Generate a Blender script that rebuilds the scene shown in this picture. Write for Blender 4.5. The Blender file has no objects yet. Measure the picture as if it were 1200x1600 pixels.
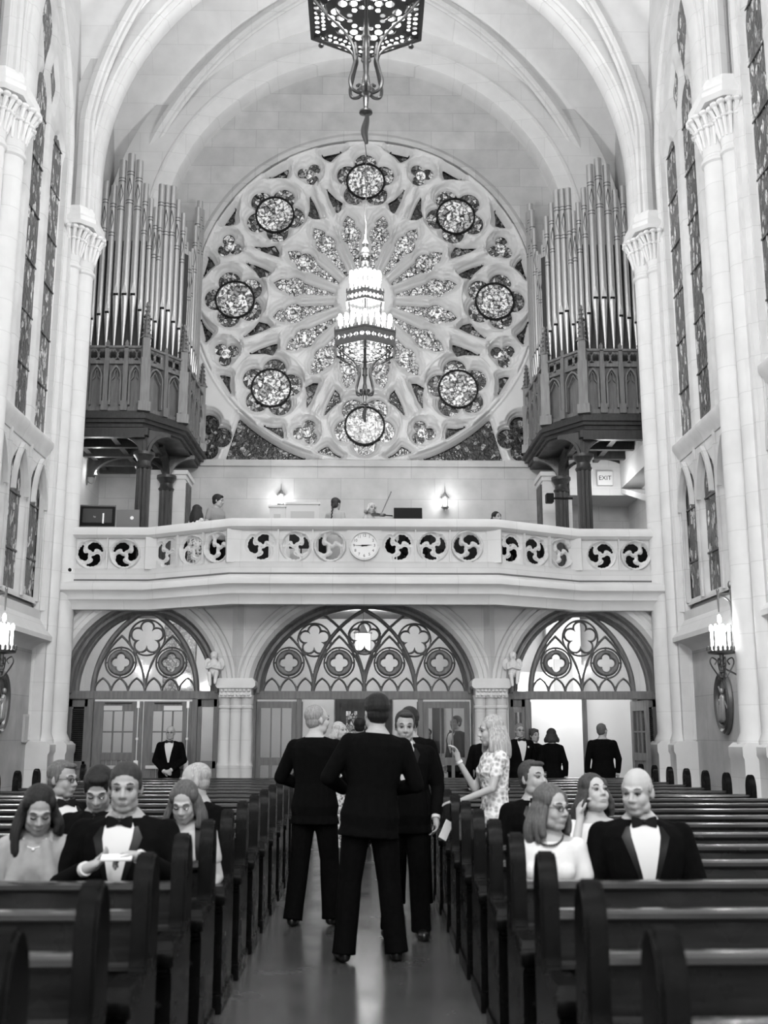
import bpy, bmesh, math, random
import numpy as np
from mathutils import Vector, Matrix
from mathutils.geometry import tessellate_polygon
sin, cos, pi = math.sin, math.cos, math.pi
random.seed(7)
S = bpy.context.scene
C = S.collection

# ------------------------------------------------------------------ camera
EYE = 1.57
PITCH = math.radians(11.634); YAW = math.radians(1.056)
cd = bpy.data.cameras.new('camera'); cam = bpy.data.objects.new('camera', cd); C.objects.link(cam)
cam.location = (0, 0, EYE)
cam.rotation_euler = (pi / 2 + PITCH, 0, -YAW)
cd.sensor_fit = 'VERTICAL'; cd.sensor_height = 36; cd.lens = 1700 / 1600 * 36
cd.clip_start = .05; cd.clip_end = 200
cd.dof.use_dof = True; cd.dof.focus_distance = 17.; cd.dof.aperture_fstop = 2.6
S.camera = cam
# ------------------------------------------------------------------ world, exposure
w = bpy.data.worlds.new('world'); S.world = w; w.use_nodes = True
w.node_tree.nodes['Background'].inputs[0].default_value = (.5, .5, .5, 1)
w.node_tree.nodes['Background'].inputs[1].default_value = .05
vs = S.view_settings
vs.view_transform = 'Standard'; vs.look = 'None'; vs.gamma = 1; vs.use_curve_mapping = False
vs.exposure = 0.38
# ------------------------------------------------------------------ lamps of the room, plus added fill lamps
def lamp(name, loc, power, r=.3, kind='POINT', rot=None, size=None):
    l = bpy.data.lights.new(name, kind); l.energy = power
    if kind == 'POINT': l.shadow_soft_size = r
    if kind == 'AREA': l.shape = 'RECTANGLE'; l.size, l.size_y = size
    o = bpy.data.objects.new(name, l); o.location = loc; C.objects.link(o)
    if rot: o.rotation_euler = rot
    return o
for y, lo, up in ((18.15, 120, 420), (9.1, 240, 620), (.1, 800, 1300), (-8.0, 800, 1300)):   # chandelier lamps; the rows over and behind the camera are unseen bare additions
    lamp('chandelier_lamp', (0, y, 8.7), lo, .4); lamp('chandelier_lamp', (0, y, 10.5), up * .85, .3)  # second lamp raised above the top tier to brighten the vault
    u = lamp('vault_fill_spot', (0, y, 10.3), 900 if y > 0 else 700, .3, 'SPOT', (pi, 0, 0)); u.data.spot_size = 2.4; u.data.spot_blend = 1; u.data.shadow_soft_size = .4  # spot added to brighten the vault; the chandeliers have no such fitting
lamp('gallery_lamp', (0, 22.7, 6.9), 60, .2)
for x, y in ((-5.7, 22.6), (5.3, 22.8)): lamp('gallery_side_lamp', (x, y, 6.9), 20, .25)
for x in (-1.94, 1.88): lamp('sconce_lamp', (x, 24.55, 7.0), 9, .08)
lamp('sconce_lamp', (-5.95, 23.7, 7.3), 6, .06)
for s in (-1, 1): lamp('lantern_lamp', (s * 5.05, 15.85, 3.05), 26, .12)
for s in (-1, 1):
    for y in (11.1, 6.65, 2.2, -2.25, -6.7): lamp('unseen_pier_lamp', (s * 4.9, y + .1, 3.05), 80, .15)  # unseen lanterns on further piers, added to brighten the lower walls
for x in (-4.1, 0, 4.1): lamp('vestibule_lamp', (x, 22.2, 3.7), 105, .35)
lamp('stair_wall_fill', (4.4, 22.6, 2.6), 30, .3)  # no fitting here; added to brighten the stair hall wall

# ------------------------------------------------------------------ materials
MATS = {}
def mat(name, v=.5, rough=.6, metal=0., spec=.5, emit=0., kind=None, v2=None, scale=1., bump=0., **k):
    if name in MATS: return MATS[name]
    m = bpy.data.materials.new(name); m.use_nodes = True; MATS[name] = m
    nt = m.node_tree; N = nt.nodes; L = nt.links; b = N['Principled BSDF']
    b.inputs['Base Color'].default_value = (v, v, v, 1)
    b.inputs['Roughness'].default_value = rough; b.inputs['Metallic'].default_value = metal
    b.inputs['Specular IOR Level'].default_value = spec
    if emit:
        b.inputs['Emission Color'].default_value = (1, 1, 1, 1); b.inputs['Emission Strength'].default_value = emit
        m.cycles.emission_sampling = 'NONE'
    tc = N.new('ShaderNodeTexCoord')
    def noise(sc, det=3, vec=None):
        n = N.new('ShaderNodeTexNoise'); n.inputs['Scale'].default_value = sc; n.inputs['Detail'].default_value = det
        L.new(vec or tc.outputs['Object'], n.inputs['Vector']); return n.outputs['Fac']
    def ramp(inp, pts):
        r = N.new('ShaderNodeValToRGB'); e = r.color_ramp.elements
        while len(e) < len(pts): e.new(.5)
        for i, (p, c) in enumerate(pts): e[i].position = p; e[i].color = (c, c, c, 1)
        L.new(inp, r.inputs[0]); return r.outputs[0]
    def math_(op, a, bb):
        n = N.new('ShaderNodeMath'); n.operation = op
        for i, q in enumerate((a, bb)):
            if isinstance(q, (int, float)): n.inputs[i].default_value = q
            else: L.new(q, n.inputs[i])
        return n.outputs[0]
    def mix(f, a, bb, mode='MIX'):
        n = N.new('ShaderNodeMix'); n.data_type = 'RGBA'; n.blend_type = mode
        for i, q in ((0, f), (6, a), (7, bb)):
            if isinstance(q, (int, float)): n.inputs[i].default_value = q if i == 0 else (q, q, q, 1)
            else: L.new(q, n.inputs[i])
        return n.outputs[2]
    def dobump(h, st, dist=.02):
        n = N.new('ShaderNodeBump'); n.inputs['Strength'].default_value = st; n.inputs['Distance'].default_value = dist
        L.new(h, n.inputs['Height']); L.new(n.outputs[0], b.inputs['Normal'])
    if kind == 'stone':
        sx = N.new('ShaderNodeSeparateXYZ'); L.new(tc.outputs['Object'], sx.inputs[0])
        ge = N.new('ShaderNodeNewGeometry'); sn = N.new('ShaderNodeSeparateXYZ'); L.new(ge.outputs['Normal'], sn.inputs[0])
        ax = math_('ABSOLUTE', sn.outputs[0], 0); sel = math_('GREATER_THAN', ax, .6)
        uu = N.new('ShaderNodeMix'); L.new(sel, uu.inputs[0]); L.new(sx.outputs[0], uu.inputs[2]); L.new(sx.outputs[1], uu.inputs[3])
        cb = N.new('ShaderNodeCombineXYZ'); L.new(uu.outputs[0], cb.inputs[0]); L.new(sx.outputs[2], cb.inputs[1])
        br = N.new('ShaderNodeTexBrick'); L.new(cb.outputs[0], br.inputs['Vector'])
        br.inputs['Scale'].default_value = 1; br.inputs['Brick Width'].default_value = k.get('bw', 1.1)
        br.inputs['Row Height'].default_value = k.get('bh', .5); br.inputs['Mortar Size'].default_value = .007
        br.inputs['Mortar Smooth'].default_value = .4; br.inputs['Bias'].default_value = -.1
        d = k.get('var', .07)
        br.inputs['Color1'].default_value = (v,) * 3 + (1,); br.inputs['Color2'].default_value = (v * (1 - d),) * 3 + (1,)
        br.inputs['Mortar'].default_value = (v * k.get('mort', .72),) * 3 + (1,)
        nz = ramp(noise(2.3, 6), [(.3, 1 - k.get('st', .10)), (.7, 1.)])
        col = mix(1., br.outputs[0], nz, 'MULTIPLY')
        L.new(col, b.inputs['Base Color']); dobump(noise(60, 4), .12, .01)
    elif kind == 'plain':
        col = ramp(noise(scale, 5), [(.3, v), (.7, v2 if v2 is not None else v * .85)])
        L.new(col, b.inputs['Base Color'])
        if bump: dobump(noise(scale * 8, 4), bump)
    elif kind == 'wood':
        mp = N.new('ShaderNodeMapping'); L.new(tc.outputs['Object'], mp.inputs[0])
        mp.inputs['Scale'].default_value = k.get('dir', (1, 10, 10))
        col = ramp(noise(3, 6, mp.outputs[0]), [(.3, v), (.7, v2 if v2 is not None else v * .55)])
        L.new(col, b.inputs['Base Color']); dobump(noise(20, 3, mp.outputs[0]), .08, .005)
        r = ramp(noise(5, 3), [(.3, max(rough - .07, .05)), (.7, rough + .1)]); L.new(r, b.inputs['Roughness'])
    elif kind == 'glass':          # leaded stained glass, seen from inside
        mp = N.new('ShaderNodeMapping'); L.new(tc.outputs['Object'], mp.inputs[0]); mp.inputs['Scale'].default_value = k.get('dir', (1, .01, 1))
        vo = N.new('ShaderNodeTexVoronoi'); vo.inputs['Scale'].default_value = scale; L.new(mp.outputs[0], vo.inputs['Vector'])
        ve = N.new('ShaderNodeTexVoronoi'); ve.feature = 'DISTANCE_TO_EDGE'; ve.inputs['Scale'].default_value = scale; L.new(mp.outputs[0], ve.inputs['Vector'])
        cs = N.new('ShaderNodeSeparateColor'); L.new(vo.outputs['Color'], cs.inputs[0])
        col = ramp(cs.outputs[0], k['ramp'])
        fine = ramp(noise(scale * 2.2, 5, mp.outputs[0]), [(.42, k.get('lo', .25)), (.55, 1.)])
        col = mix(1., col, fine, 'MULTIPLY')
        lead = ramp(ve.outputs['Distance'], [(k.get('lead', .03), .02), (k.get('lead', .03) + .03, 1.)])
        col = mix(1., col, lead, 'MULTIPLY')
        L.new(col, b.inputs['Base Color']); dobump(noise(scale * 1.5, 2, mp.outputs[0]), .5, .02)
    elif kind == 'hair':
        b.inputs['Specular IOR Level'].default_value = .25; b.inputs['Roughness'].default_value = .6
        mp = N.new('ShaderNodeMapping'); L.new(tc.outputs['Object'], mp.inputs[0]); mp.inputs['Scale'].default_value = (90, 60, 6)
        h = noise(1.5, 4, mp.outputs[0])
        L.new(ramp(h, [(.3, v * .55), (.7, v * 1.25)]), b.inputs['Base Color']); dobump(h, .6, .01)
    elif kind == 'lace':
        vo = N.new('ShaderNodeTexVoronoi'); vo.inputs['Scale'].default_value = scale; L.new(tc.outputs['Object'], vo.inputs['Vector'])
        L.new(ramp(vo.outputs['Distance'], [(.2, v), (.6, v2)]), b.inputs['Base Color']); dobump(vo.outputs['Distance'], .8, .02)
    elif kind == 'floor':
        c1 = ramp(noise(.8, 6), [(.3, v), (.7, v * .75)])
        L.new(c1, b.inputs['Base Color'])
        L.new(ramp(noise(1.7, 4), [(.3, rough), (.7, rough + .12)]), b.inputs['Roughness'])
    return m
STONE = mat('limestone', .67, .75, kind='stone', spec=.3, mort=.84, var=.05)
STONEW = mat('window_limestone', .66, .75, kind='stone', spec=.3, bw=3., bh=.9, st=.2)
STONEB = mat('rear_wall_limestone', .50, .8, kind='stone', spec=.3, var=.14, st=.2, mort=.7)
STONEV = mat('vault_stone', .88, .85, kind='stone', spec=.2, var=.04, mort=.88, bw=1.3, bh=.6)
STONEL = mat('lower_wall_stone', .50, .8, kind='stone', spec=.3, bw=1.5, bh=.75, st=.25)
CARVE = mat('carved_limestone', .74, .75, kind='plain', v2=.66, scale=3, bump=.1, spec=.3)
WOOD = mat('oak_door_wood', .16, .42, kind='wood', v2=.10, dir=(8, 8, 1))
CASE = mat('organ_oak', .17, .4, kind='wood', v2=.10, dir=(10, 10, 1))
DARKW = mat('dark_varnished_wood', .04, .38, kind='wood', v2=.02, dir=(8, 8, 1))
PEW = mat('pew_wood', .017, .28, spec=.16, kind='wood', v2=.007, dir=(1, 10, 10))
PEWR = mat('pew_rail_wood', .03, .2, spec=.35, kind='wood', v2=.018, dir=(1, 10, 10))
PEWE = mat('pew_end_wood', .005, .22, spec=.09, kind='wood', v2=.003, dir=(8, 8, 1))
FLOOR = mat('stone_floor', .075, .17, kind='floor', spec=.6)
PIPE = mat('organ_pipe_metal', .50, .38, metal=.75)
PIPED = mat('pipe_stencil_paint', .05, .5)
IRON = mat('wrought_iron', .10, .4, metal=.7)
BRONZE = mat('bronze', .22, .35, metal=.8)
CANDLE = mat('candle_tube', .85, .6, emit=2.5)
FLAME = mat('bulb_glow', 1., .5, emit=14)
WHITE = mat('white_plaster', .85, .7, kind='plain', v2=.8, scale=1.)
BLACK = mat('black_plastic', .008, .5, spec=.12)
BACKING = mat('roundel_backing_black', .008, .6, spec=.1)  # near-black, so the openings of the roundels read dark
PAPER = mat('paper', .7, .7)
SUIT = mat('black_suit_wool', .0045, .9, kind='plain', v2=.003, scale=30, spec=.04)
SHIRT = mat('white_shirt', .62, .7)
SHOE = mat('black_leather', .008, .3)
SATIN = mat('black_satin', .006, .4, spec=.2)
_r = [(0, .03), (.45, .06), (.6, .22), (.85, .6)]
GL_ROSE = mat('rose_glass', .3, .18, kind='glass', scale=9, ramp=[(0, .05), (.4, .16), (.65, .5), (.9, .85)], lo=.3, lead=.03)
GL_MED = mat('medallion_glass', .6, .25, kind='glass', scale=6, ramp=[(0, .3), (.3, .7), (.6, .95), (.9, 1.)], lo=.12, lead=.015)
GL_DARK = mat('dark_leaded_glass', .1, .15, kind='glass', scale=9, ramp=[(0, .02), (.5, .05), (.75, .12), (.95, .4)], lo=.3, lead=.03)
GL_SIDE = mat('side_window_glass', .1, .2, kind='glass', scale=8, dir=(.01, 1.6, .7), ramp=[(0, .02), (.45, .06), (.7, .18), (.93, .7)], lo=.3, lead=.03)
def clear_glass():
    m = bpy.data.materials.new('clear_glass'); m.use_nodes = True; nt = m.node_tree; N = nt.nodes; L = nt.links
    N.remove(N['Principled BSDF']); t = N.new('ShaderNodeBsdfTransparent'); g = N.new('ShaderNodeBsdfGlossy')
    g.inputs['Roughness'].default_value = .05; t.inputs[0].default_value = (.86, .86, .86, 1)
    mx = N.new('ShaderNodeMixShader'); mx.inputs[0].default_value = .04
    L.new(t.outputs[0], mx.inputs[1]); L.new(g.outputs[0], mx.inputs[2]); L.new(mx.outputs[0], N['Material Output'].inputs[0]); return m
CLEAR = clear_glass()

# ------------------------------------------------------------------ mesh builder
def V(*a): return Vector(a)
class MB:
    def __init__(s): s.v = []; s.f = []
    def add(s, vs, fs):
        o = len(s.v); s.v += [tuple(p) for p in vs]; s.f += [tuple(i + o for i in f) for f in fs]; return s
    def box(s, x0, x1, y0, y1, z0, z1):
        return s.add([(x, y, z) for z in (z0, z1) for y in (y0, y1) for x in (x0, x1)],
                     [(0, 2, 3, 1), (4, 5, 7, 6), (0, 1, 5, 4), (2, 6, 7, 3), (0, 4, 6, 2), (1, 3, 7, 5)])
    def obox(s, c, d, rz=0, M=None):
        M = M or Matrix.Rotation(rz, 3, 'Z'); h = Vector(d) / 2
        vs = [Vector(c) + M @ Vector((x * h.x, y * h.y, z * h.z)) for z in (-1, 1) for y in (-1, 1) for x in (-1, 1)]
        return s.add(vs, [(0, 2, 3, 1), (4, 5, 7, 6), (0, 1, 5, 4), (2, 6, 7, 3), (0, 4, 6, 2), (1, 3, 7, 5)])
    def loft(s, rings, caps=True, closed=True):
        n = len(rings[0]); vs = [p for r in rings for p in r]; fs = []
        for i in range(len(rings) - 1):
            for j in range(n if closed else n - 1):
                k = (j + 1) % n; fs.append((i * n + j, i * n + k, (i + 1) * n + k, (i + 1) * n + j))
        if caps: fs.append(tuple(range(n))[::-1]); fs.append(tuple((len(rings) - 1) * n + j for j in range(n)))
        return s.add(vs, fs)
    def cyl(s, p0, p1, r0, r1=None, n=12, caps=True):
        return s.tube([p0, p1], [r0, r0 if r1 is None else r1], n, caps)
    def tube(s, path, rad, n=8, caps=True):
        path = [Vector(p) for p in path]; rad = rad if isinstance(rad, (list, tuple)) else [rad] * len(path)
        rings = []; up = None
        for i, p in enumerate(path):
            t = (path[min(i + 1, len(path) - 1)] - path[max(i - 1, 0)])
            t = t.normalized() if t.length > 1e-9 else Vector((0, 0, 1))
            if up is None: up = Vector((0, 0, 1)) if abs(t.z) < .9 else Vector((0, 1, 0))
            a = t.cross(up)
            if a.length < 1e-4: a = t.cross(Vector((1, 0, 0)))
            a.normalize(); b = a.cross(t).normalized(); up = b
            rings.append([p + (a * cos(q) + b * sin(q)) * rad[i] for q in [2 * pi * j / n for j in range(n)]])
        return s.loft(rings, caps)
    def cap(s, p0, p1, r0, r1=None, n=12):
        r1 = r0 if r1 is None else r1; p0 = Vector(p0); p1 = Vector(p1); t = p1 - p0
        t = t.normalized() if t.length > 1e-9 else Vector((0, 0, 1))
        pa, ra = [], []
        for q in (-.98, -.8, -.45): pa.append(p0 + t * r0 * q); ra.append(r0 * math.sqrt(1 - q * q))
        pa.append(p0); ra.append(r0); pa.append(p1 + t * 1e-5); ra.append(r1)
        for q in (.45, .8, .98): pa.append(p1 + t * r1 * q); ra.append(r1 * math.sqrt(1 - q * q))
        return s.tube(pa, ra, n)
    def ell(s, c, r, n=14, M=None):
        c = Vector(c); rings = []
        m = max(6, n // 2 + 1)
        for i in range(m):
            a = -pi / 2 + pi * (i + .12) / (m - 1 + .24)
            ring = []
            for j in range(n):
                q = 2 * pi * j / n; p = Vector((r[0] * cos(a) * cos(q), r[1] * cos(a) * sin(q), r[2] * sin(a)))
                ring.append(c + (M @ p if M else p))
            rings.append(ring)
        return s.loft(rings)
    def lathe(s, prof, c=(0, 0, 0), n=16, caps=True, sx=1, sy=1):
        return s.loft([[(c[0] + sx * r * cos(2 * pi * j / n), c[1] + sy * r * sin(2 * pi * j / n), c[2] + z) for j in range(n)] for r, z in prof], caps)
    def prism(s, poly, f, a, b):
        n = len(poly); vs = [f(u, v, a) for u, v in poly] + [f(u, v, b) for u, v in poly]
        tri = tessellate_polygon([[Vector((u, v, 0)) for u, v in poly]])
        fs = [tuple(t) for t in tri] + [tuple(i + n for i in t)[::-1] for t in tri]
        fs += [(i, (i + 1) % n, (i + 1) % n + n, i + n) for i in range(n)]
        return s.add(vs, fs)
    def sweep(s, path, prof, N, closed=False, caps=True):
        path = [Vector(p) for p in path]; N = Vector(N).normalized(); n = len(path); rings = []
        for i, p in enumerate(path):
            if closed: t = path[(i + 1) % n] - path[i - 1]
            else: t = path[min(i + 1, n - 1)] - path[max(i - 1, 0)]
            t.normalize(); sd = N.cross(t).normalized()
            if closed: t1 = (path[(i + 1) % n] - p).normalized(); t0 = (p - path[i - 1]).normalized()
            else:
                t1 = (path[i + 1] - p).normalized() if i < n - 1 else t; t0 = (p - path[i - 1]).normalized() if i > 0 else t
            k = 1 / max(.45, math.sqrt(max(0, (1 + t0.dot(t1)) / 2)))
            rings.append([p + sd * a * k + N * b for a, b in prof])
        if closed: rings.append(rings[0])
        return s.loft(rings, caps and not closed)
    def poly_hole(s, outer, holes, f, w, depth=0):
        loops = [outer] + holes; pts = [p for l in loops for p in l]
        tri = tessellate_polygon([[Vector((u, v, 0)) for u, v in l] for l in loops])
        s.add([f(u, v, w) for u, v in pts], [tuple(t) for t in tri])
        if depth:
            for h in holes:
                n = len(h); s.add([f(u, v, w) for u, v in h] + [f(u, v, w + depth) for u, v in h], [(i, (i + 1) % n, (i + 1) % n + n, i + n) for i in range(n)])
        return s
    def mesh(s, name, smooth=35, bev=0):
        me = bpy.data.meshes.new(name); me.from_pydata(s.v, [], s.f)
        if len(s.f) < 60000:
            bm = bmesh.new(); bm.from_mesh(me); bmesh.ops.recalc_face_normals(bm, faces=bm.faces)
            if bev:
                ed = [e for e in bm.edges if len(e.link_faces) == 2 and e.calc_face_angle(0) > .6]
                bmesh.ops.bevel(bm, geom=ed, offset=bev, segments=2, affect='EDGES', clamp_overlap=True)
            bm.to_mesh(me); bm.free()
        if smooth: me.shade_smooth(); me.set_sharp_from_angle(angle=math.radians(smooth))
        return me
    def build(s, name, m, parent=None, smooth=35, bev=0, label=None):
        me = s.mesh(name, smooth, bev); return link(name, me, m, parent, label)
def link(name, me, m, parent=None, label=None):
    if m and not me.materials: me.materials.append(m)
    o = bpy.data.objects.new(name, me); C.objects.link(o)
    if parent: o.parent = parent
    if label: o['label'] = label
    return o
def tag(o, label=None, cat=None, group=None, kind=None):
    if label: o['label'] = label
    if cat: o['category'] = cat
    if group: o['group'] = group
    if kind: o['kind'] = kind
    return o
def thing(name, label, cat, loc=(0, 0, 0), rz=0, group=None):
    o = bpy.data.objects.new(name, None); o.empty_display_size = .1; C.objects.link(o); o.location = loc; o.rotation_euler = (0, 0, rz)
    return tag(o, label, cat, group)
def struct(name, mb, m, parent=None, smooth=35, **k):
    o = mb.build(name, m, parent, smooth, **k)
    if not parent: o['kind'] = 'structure'
    return o
def sroot(name):
    o = bpy.data.objects.new(name, None); C.objects.link(o); o['kind'] = 'structure'; return o
def copy_tree(o, parent=None):
    c = o.copy(); C.objects.link(c)
    if parent: c.parent = parent
    for ch in list(o.children): copy_tree(ch, c)
    return c
# ------------------------------------------------------------------ 2D fields (positive distance = outside an opening)
def circ(X, Z, cx, cz, r): return np.hypot(X - cx, Z - cz) - r
def seg(X, Z, a, b):
    ax, az = a; bx, bz = b; dx, dz = bx - ax, bz - az; L2 = dx * dx + dz * dz + 1e-12
    t = np.clip(((X - ax) * dx + (Z - az) * dz) / L2, 0, 1); return np.hypot(X - ax - t * dx, Z - az - t * dz)
def pline(X, Z, pts):
    d = seg(X, Z, pts[0], pts[1])
    for i in range(1, len(pts) - 1): d = np.minimum(d, seg(X, Z, pts[i], pts[i + 1]))
    return d
def poly(X, Z, pts):
    d = pline(X, Z, list(pts) + [pts[0]]); ins = np.zeros(X.shape, bool); n = len(pts)
    for i in range(n):
        ax, az = pts[i]; bx, bz = pts[(i + 1) % n]
        if az == bz: continue
        c = ((az > Z) != (bz > Z)) & (X < (bx - ax) * (Z - az) / (bz - az) + ax); ins ^= c
    return np.where(ins, -d, d)
def foil(X, Z, cx, cz, n, off, r, a0, rc=None):
    d = circ(X, Z, cx, cz, rc if rc else off * .8)
    for k in range(n):
        a = a0 + 2 * pi * k / n; d = np.minimum(d, circ(X, Z, cx + off * cos(a), cz + off * sin(a), r))
    return d
def parch(x0, x1, z0, h, n=10):
    """pointed arch polyline from (x0,z0) over the apex to (x1,z0)"""
    w_ = (x1 - x0) / 2; R = (w_ * w_ + h * h) / (2 * w_); th = math.atan2(h, R - w_) if R > w_ else pi / 2
    th = math.acos(max(-1, min(1, (R - w_) / R)))
    L = [(x0 + R - R * cos(th * i / n), z0 + R * sin(th * i / n) * (h / (R * sin(th)))) for i in range(n + 1)]
    return L + [(x0 + x1 - x, z) for x, z in L[-2::-1]]
def lerp_prof(d, prof): return np.interp(d, [p[0] for p in prof], [p[1] for p in prof])
def tracery(x0, x1, z0, z1, step, fn, prof, f, ridge=None, double=0, back=False):
    nx = int((x1 - x0) / step) + 1; nz = int((z1 - z0) / step) + 1
    X, Z = np.meshgrid(np.linspace(x0, x1, nx), np.linspace(z0, z1, nz)); D = fn(X, Z)
    for it in range(2):
        gz, gx = np.gradient(D, (z1 - z0) / (nz - 1), (x1 - x0) / (nx - 1)); g2 = gx * gx + gz * gz
        if it == 0: m = (np.abs(D) < .72 * step) & (g2 > .3)
        X = np.where(m, X - D * gx / np.maximum(g2, .3), X); Z = np.where(m, Z - D * gz / np.maximum(g2, .3), Z)
        if it == 0: break
    D = np.where(m, 0, D)
    Y = lerp_prof(D, prof)
    if ridge is not None: Y = Y - np.where(D > 0, ridge(X, Z, D), 0)
    ok = D >= 0; q = ok[:-1, :-1] & ok[1:, :-1] & ok[:-1, 1:] & ok[1:, 1:]
    idx = -np.ones(D.shape, int); use = np.zeros(D.shape, bool)
    use[:-1, :-1] |= q; use[1:, :-1] |= q; use[:-1, 1:] |= q; use[1:, 1:] |= q
    idx[use] = np.arange(use.sum())
    xs, ys, zs = X[use], Y[use], Z[use]
    vs = [f(a, b, c) for a, b, c in zip(xs.tolist(), ys.tolist(), zs.tolist())]
    jj, ii = np.nonzero(q)
    F = np.stack([idx[jj, ii], idx[jj, ii + 1], idx[jj + 1, ii + 1], idx[jj + 1, ii]], 1).tolist()
    mb = MB(); mb.v = vs; mb.f = [tuple(t) for t in F]
    if double:
        o = len(vs); mb.v = vs + [f(a, double - b, c) for a, b, c in zip(xs.tolist(), ys.tolist(), zs.tolist())]
        mb.f += [tuple(i + o for i in t[::-1]) for t in F]
    return mb
def remesh(mb, name, vox, sm=2, smf=.5):
    me = bpy.data.meshes.new('tmp'); me.from_pydata(mb.v, [], mb.f)
    bm = bmesh.new(); bm.from_mesh(me); bmesh.ops.recalc_face_normals(bm, faces=bm.faces); bm.to_mesh(me); bm.free()
    o = bpy.data.objects.new('tmp', me); C.objects.link(o)
    r = o.modifiers.new('r', 'REMESH'); r.mode = 'VOXEL'; r.voxel_size = vox
    if sm: s_ = o.modifiers.new('s', 'SMOOTH'); s_.iterations = sm; s_.factor = smf
    dg = bpy.context.evaluated_depsgraph_get(); dg.update()
    m2 = bpy.data.meshes.new_from_object(o.evaluated_get(dg)); m2.name = name
    bpy.data.objects.remove(o); bpy.data.meshes.remove(me); m2.shade_smooth(); m2.materials.clear(); return m2
ORD = ['first', 'second', 'third', 'fourth', 'fifth', 'sixth', 'seventh', 'eighth', 'ninth', 'tenth', 'eleventh', 'twelfth', 'thirteenth',
       'fourteenth', 'fifteenth', 'sixteenth', 'seventeenth', 'eighteenth', 'nineteenth', 'twentieth', 'twenty-first', 'twenty-second']
def smo(pts, n=6):
    P = [Vector(p) for p in pts]; P = [P[0] * 2 - P[1]] + P + [P[-1] * 2 - P[-2]]; out = []
    for i in range(1, len(P) - 2):
        for k in range(n):
            t = k / n; a, b, c, d = P[i - 1:i + 3]
            out.append(.5 * ((2 * b) + (c - a) * t + (2 * a - 5 * b + 4 * c - d) * t * t + (3 * b - a - 3 * c + d) * t ** 3))
    out.append(P[-2]); return out
# ================================================================== SETTING
PY = [20.0, 15.55, 11.1, 6.65, 2.2, -2.25, -6.7, -11.15]      # pier rows
XW = 5.75; XP = 5.33; YD = 20.25; YR = 24.9; XG = 6.2; ZG = 4.4
b = MB().box(-8, 8, -12, 26, -.3, 0); struct('floor', b, FLOOR)
b = MB().box(-8, 8, -12.4, -12, 0, 19); struct('wall_altar_end', b, STONE)
def arc(cx, zc, R, a0, a1, n=24): return [(cx + R * cos(a0 + (a1 - a0) * i / n), zc + R * sin(a0 + (a1 - a0) * i / n)) for i in range(n + 1)]
def parch2(H, R, zc, n=26, zlow=None):
    """(x,z) of a pointed arch of half span H, radius R, springing at zc"""
    off = R - H; top = math.acos(off / R)
    L = [(H * 1.0 if i == 0 else R * cos(top * i / n) - off, zc + R * sin(top * i / n)) for i in range(n + 1)]
    P = [(-x, z) for x, z in L] + [(x, z) for x, z in L[-2::-1]]
    if zlow is not None: P = [(P[0][0], zlow)] + P + [(P[-1][0], zlow)]
    return P
# ---- vault
def vault_z(x, y, H, hb, extra=0):
    R = H + .5; A = 12.45 + math.sqrt(max(0, R * R - (min(abs(x), H) + .5) ** 2))
    o = .8; g = math.sqrt(max(0, 1 - ((min(abs(y), hb) + o) / (hb + o)) ** 2)) / math.sqrt(1 - (o / (hb + o)) ** 2)
    return max(A, 12.45 + (A0(H) - 12.45) * g) + extra
def A0(H): return 12.45 + math.sqrt((H + .5) ** 2 - .25)
def vault_bay(mb, yc, H, hb):
    nx, ny = 72, 36; o = len(mb.v)
    xs = [H * math.sin(pi / 2 * (i / (nx / 2) - 1)) for i in range(nx + 1)]; ys = [hb * math.sin(pi / 2 * (j / (ny / 2) - 1)) for j in range(ny + 1)]
    mb.add([(x, yc + y, vault_z(x, y, H, hb)) for y in ys for x in xs],
           [(j * (nx + 1) + i, j * (nx + 1) + i + 1, (j + 1) * (nx + 1) + i + 1, (j + 1) * (nx + 1) + i) for j in range(ny) for i in range(nx)])
bays = [(17.77, XW, 2.23)] + [((PY[i] + PY[i + 1]) / 2, XW, 2.225) for i in range(1, 7)]
mb = MB(); vault_bay(mb, 22.5, XG, 2.5)
for yc, H, hb in bays: vault_bay(mb, yc, H, hb)
ceil = struct('ceiling', mb, STONEV, smooth=25)
ribp = [(-.14, .1), (-.14, -.02), (-.10, -.07), (-.055, -.08), (-.045, -.13), (0, -.16), (.045, -.13), (.055, -.08), (.10, -.07), (.14, -.02), (.14, .1)]
def diag(mb, yc, H, hb):
    for sx in (-1, 1):
        for sy in (-1, 1):
            pts = []
            for i in range(31):
                x = H * math.sin(pi / 2 * (1 - i / 30)); A = 12.45 + math.sqrt(max(0, (H + .5) ** 2 - (x + .5) ** 2)); g = (A - 12.45) / (A0(H) - 12.45)
                o = .8; yy = max(0, (hb + o) * math.sqrt(max(0, 1 - (g * math.sqrt(1 - (o / (hb + o)) ** 2)) ** 2)) - o)
                k_ = 1 - i / 30; pts.append(Vector((sx * (min(x, H - .1) - .16 * k_), yc + sy * (min(yy, hb - .05) - .30 * k_ * min(1, yy)), A - .02)))
            pts.insert(0, Vector((pts[0].x, pts[0].y, 11.5))); Nn = Vector((sx * hb, -sy * H, 0)).normalized()
            path = pts; rings = []
            for i, p in enumerate(path):
                t = (path[min(i + 1, 31)] - path[max(i - 1, 0)]).normalized(); u = Nn.cross(t).normalized()
                if u.dot(Vector((sx * .6, sy * .6, 1))) < 0: u = -u
                rings.append([p + Nn * a + u * b_ for a, b_ in ribp])
            mb.loft(rings)
mb = MB(); diag(mb, 22.5, XG, 2.5)
for yc, H, hb in bays[:2]: diag(mb, yc, H, hb)
mb.build('diagonal_rib', STONE, ceil)
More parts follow.
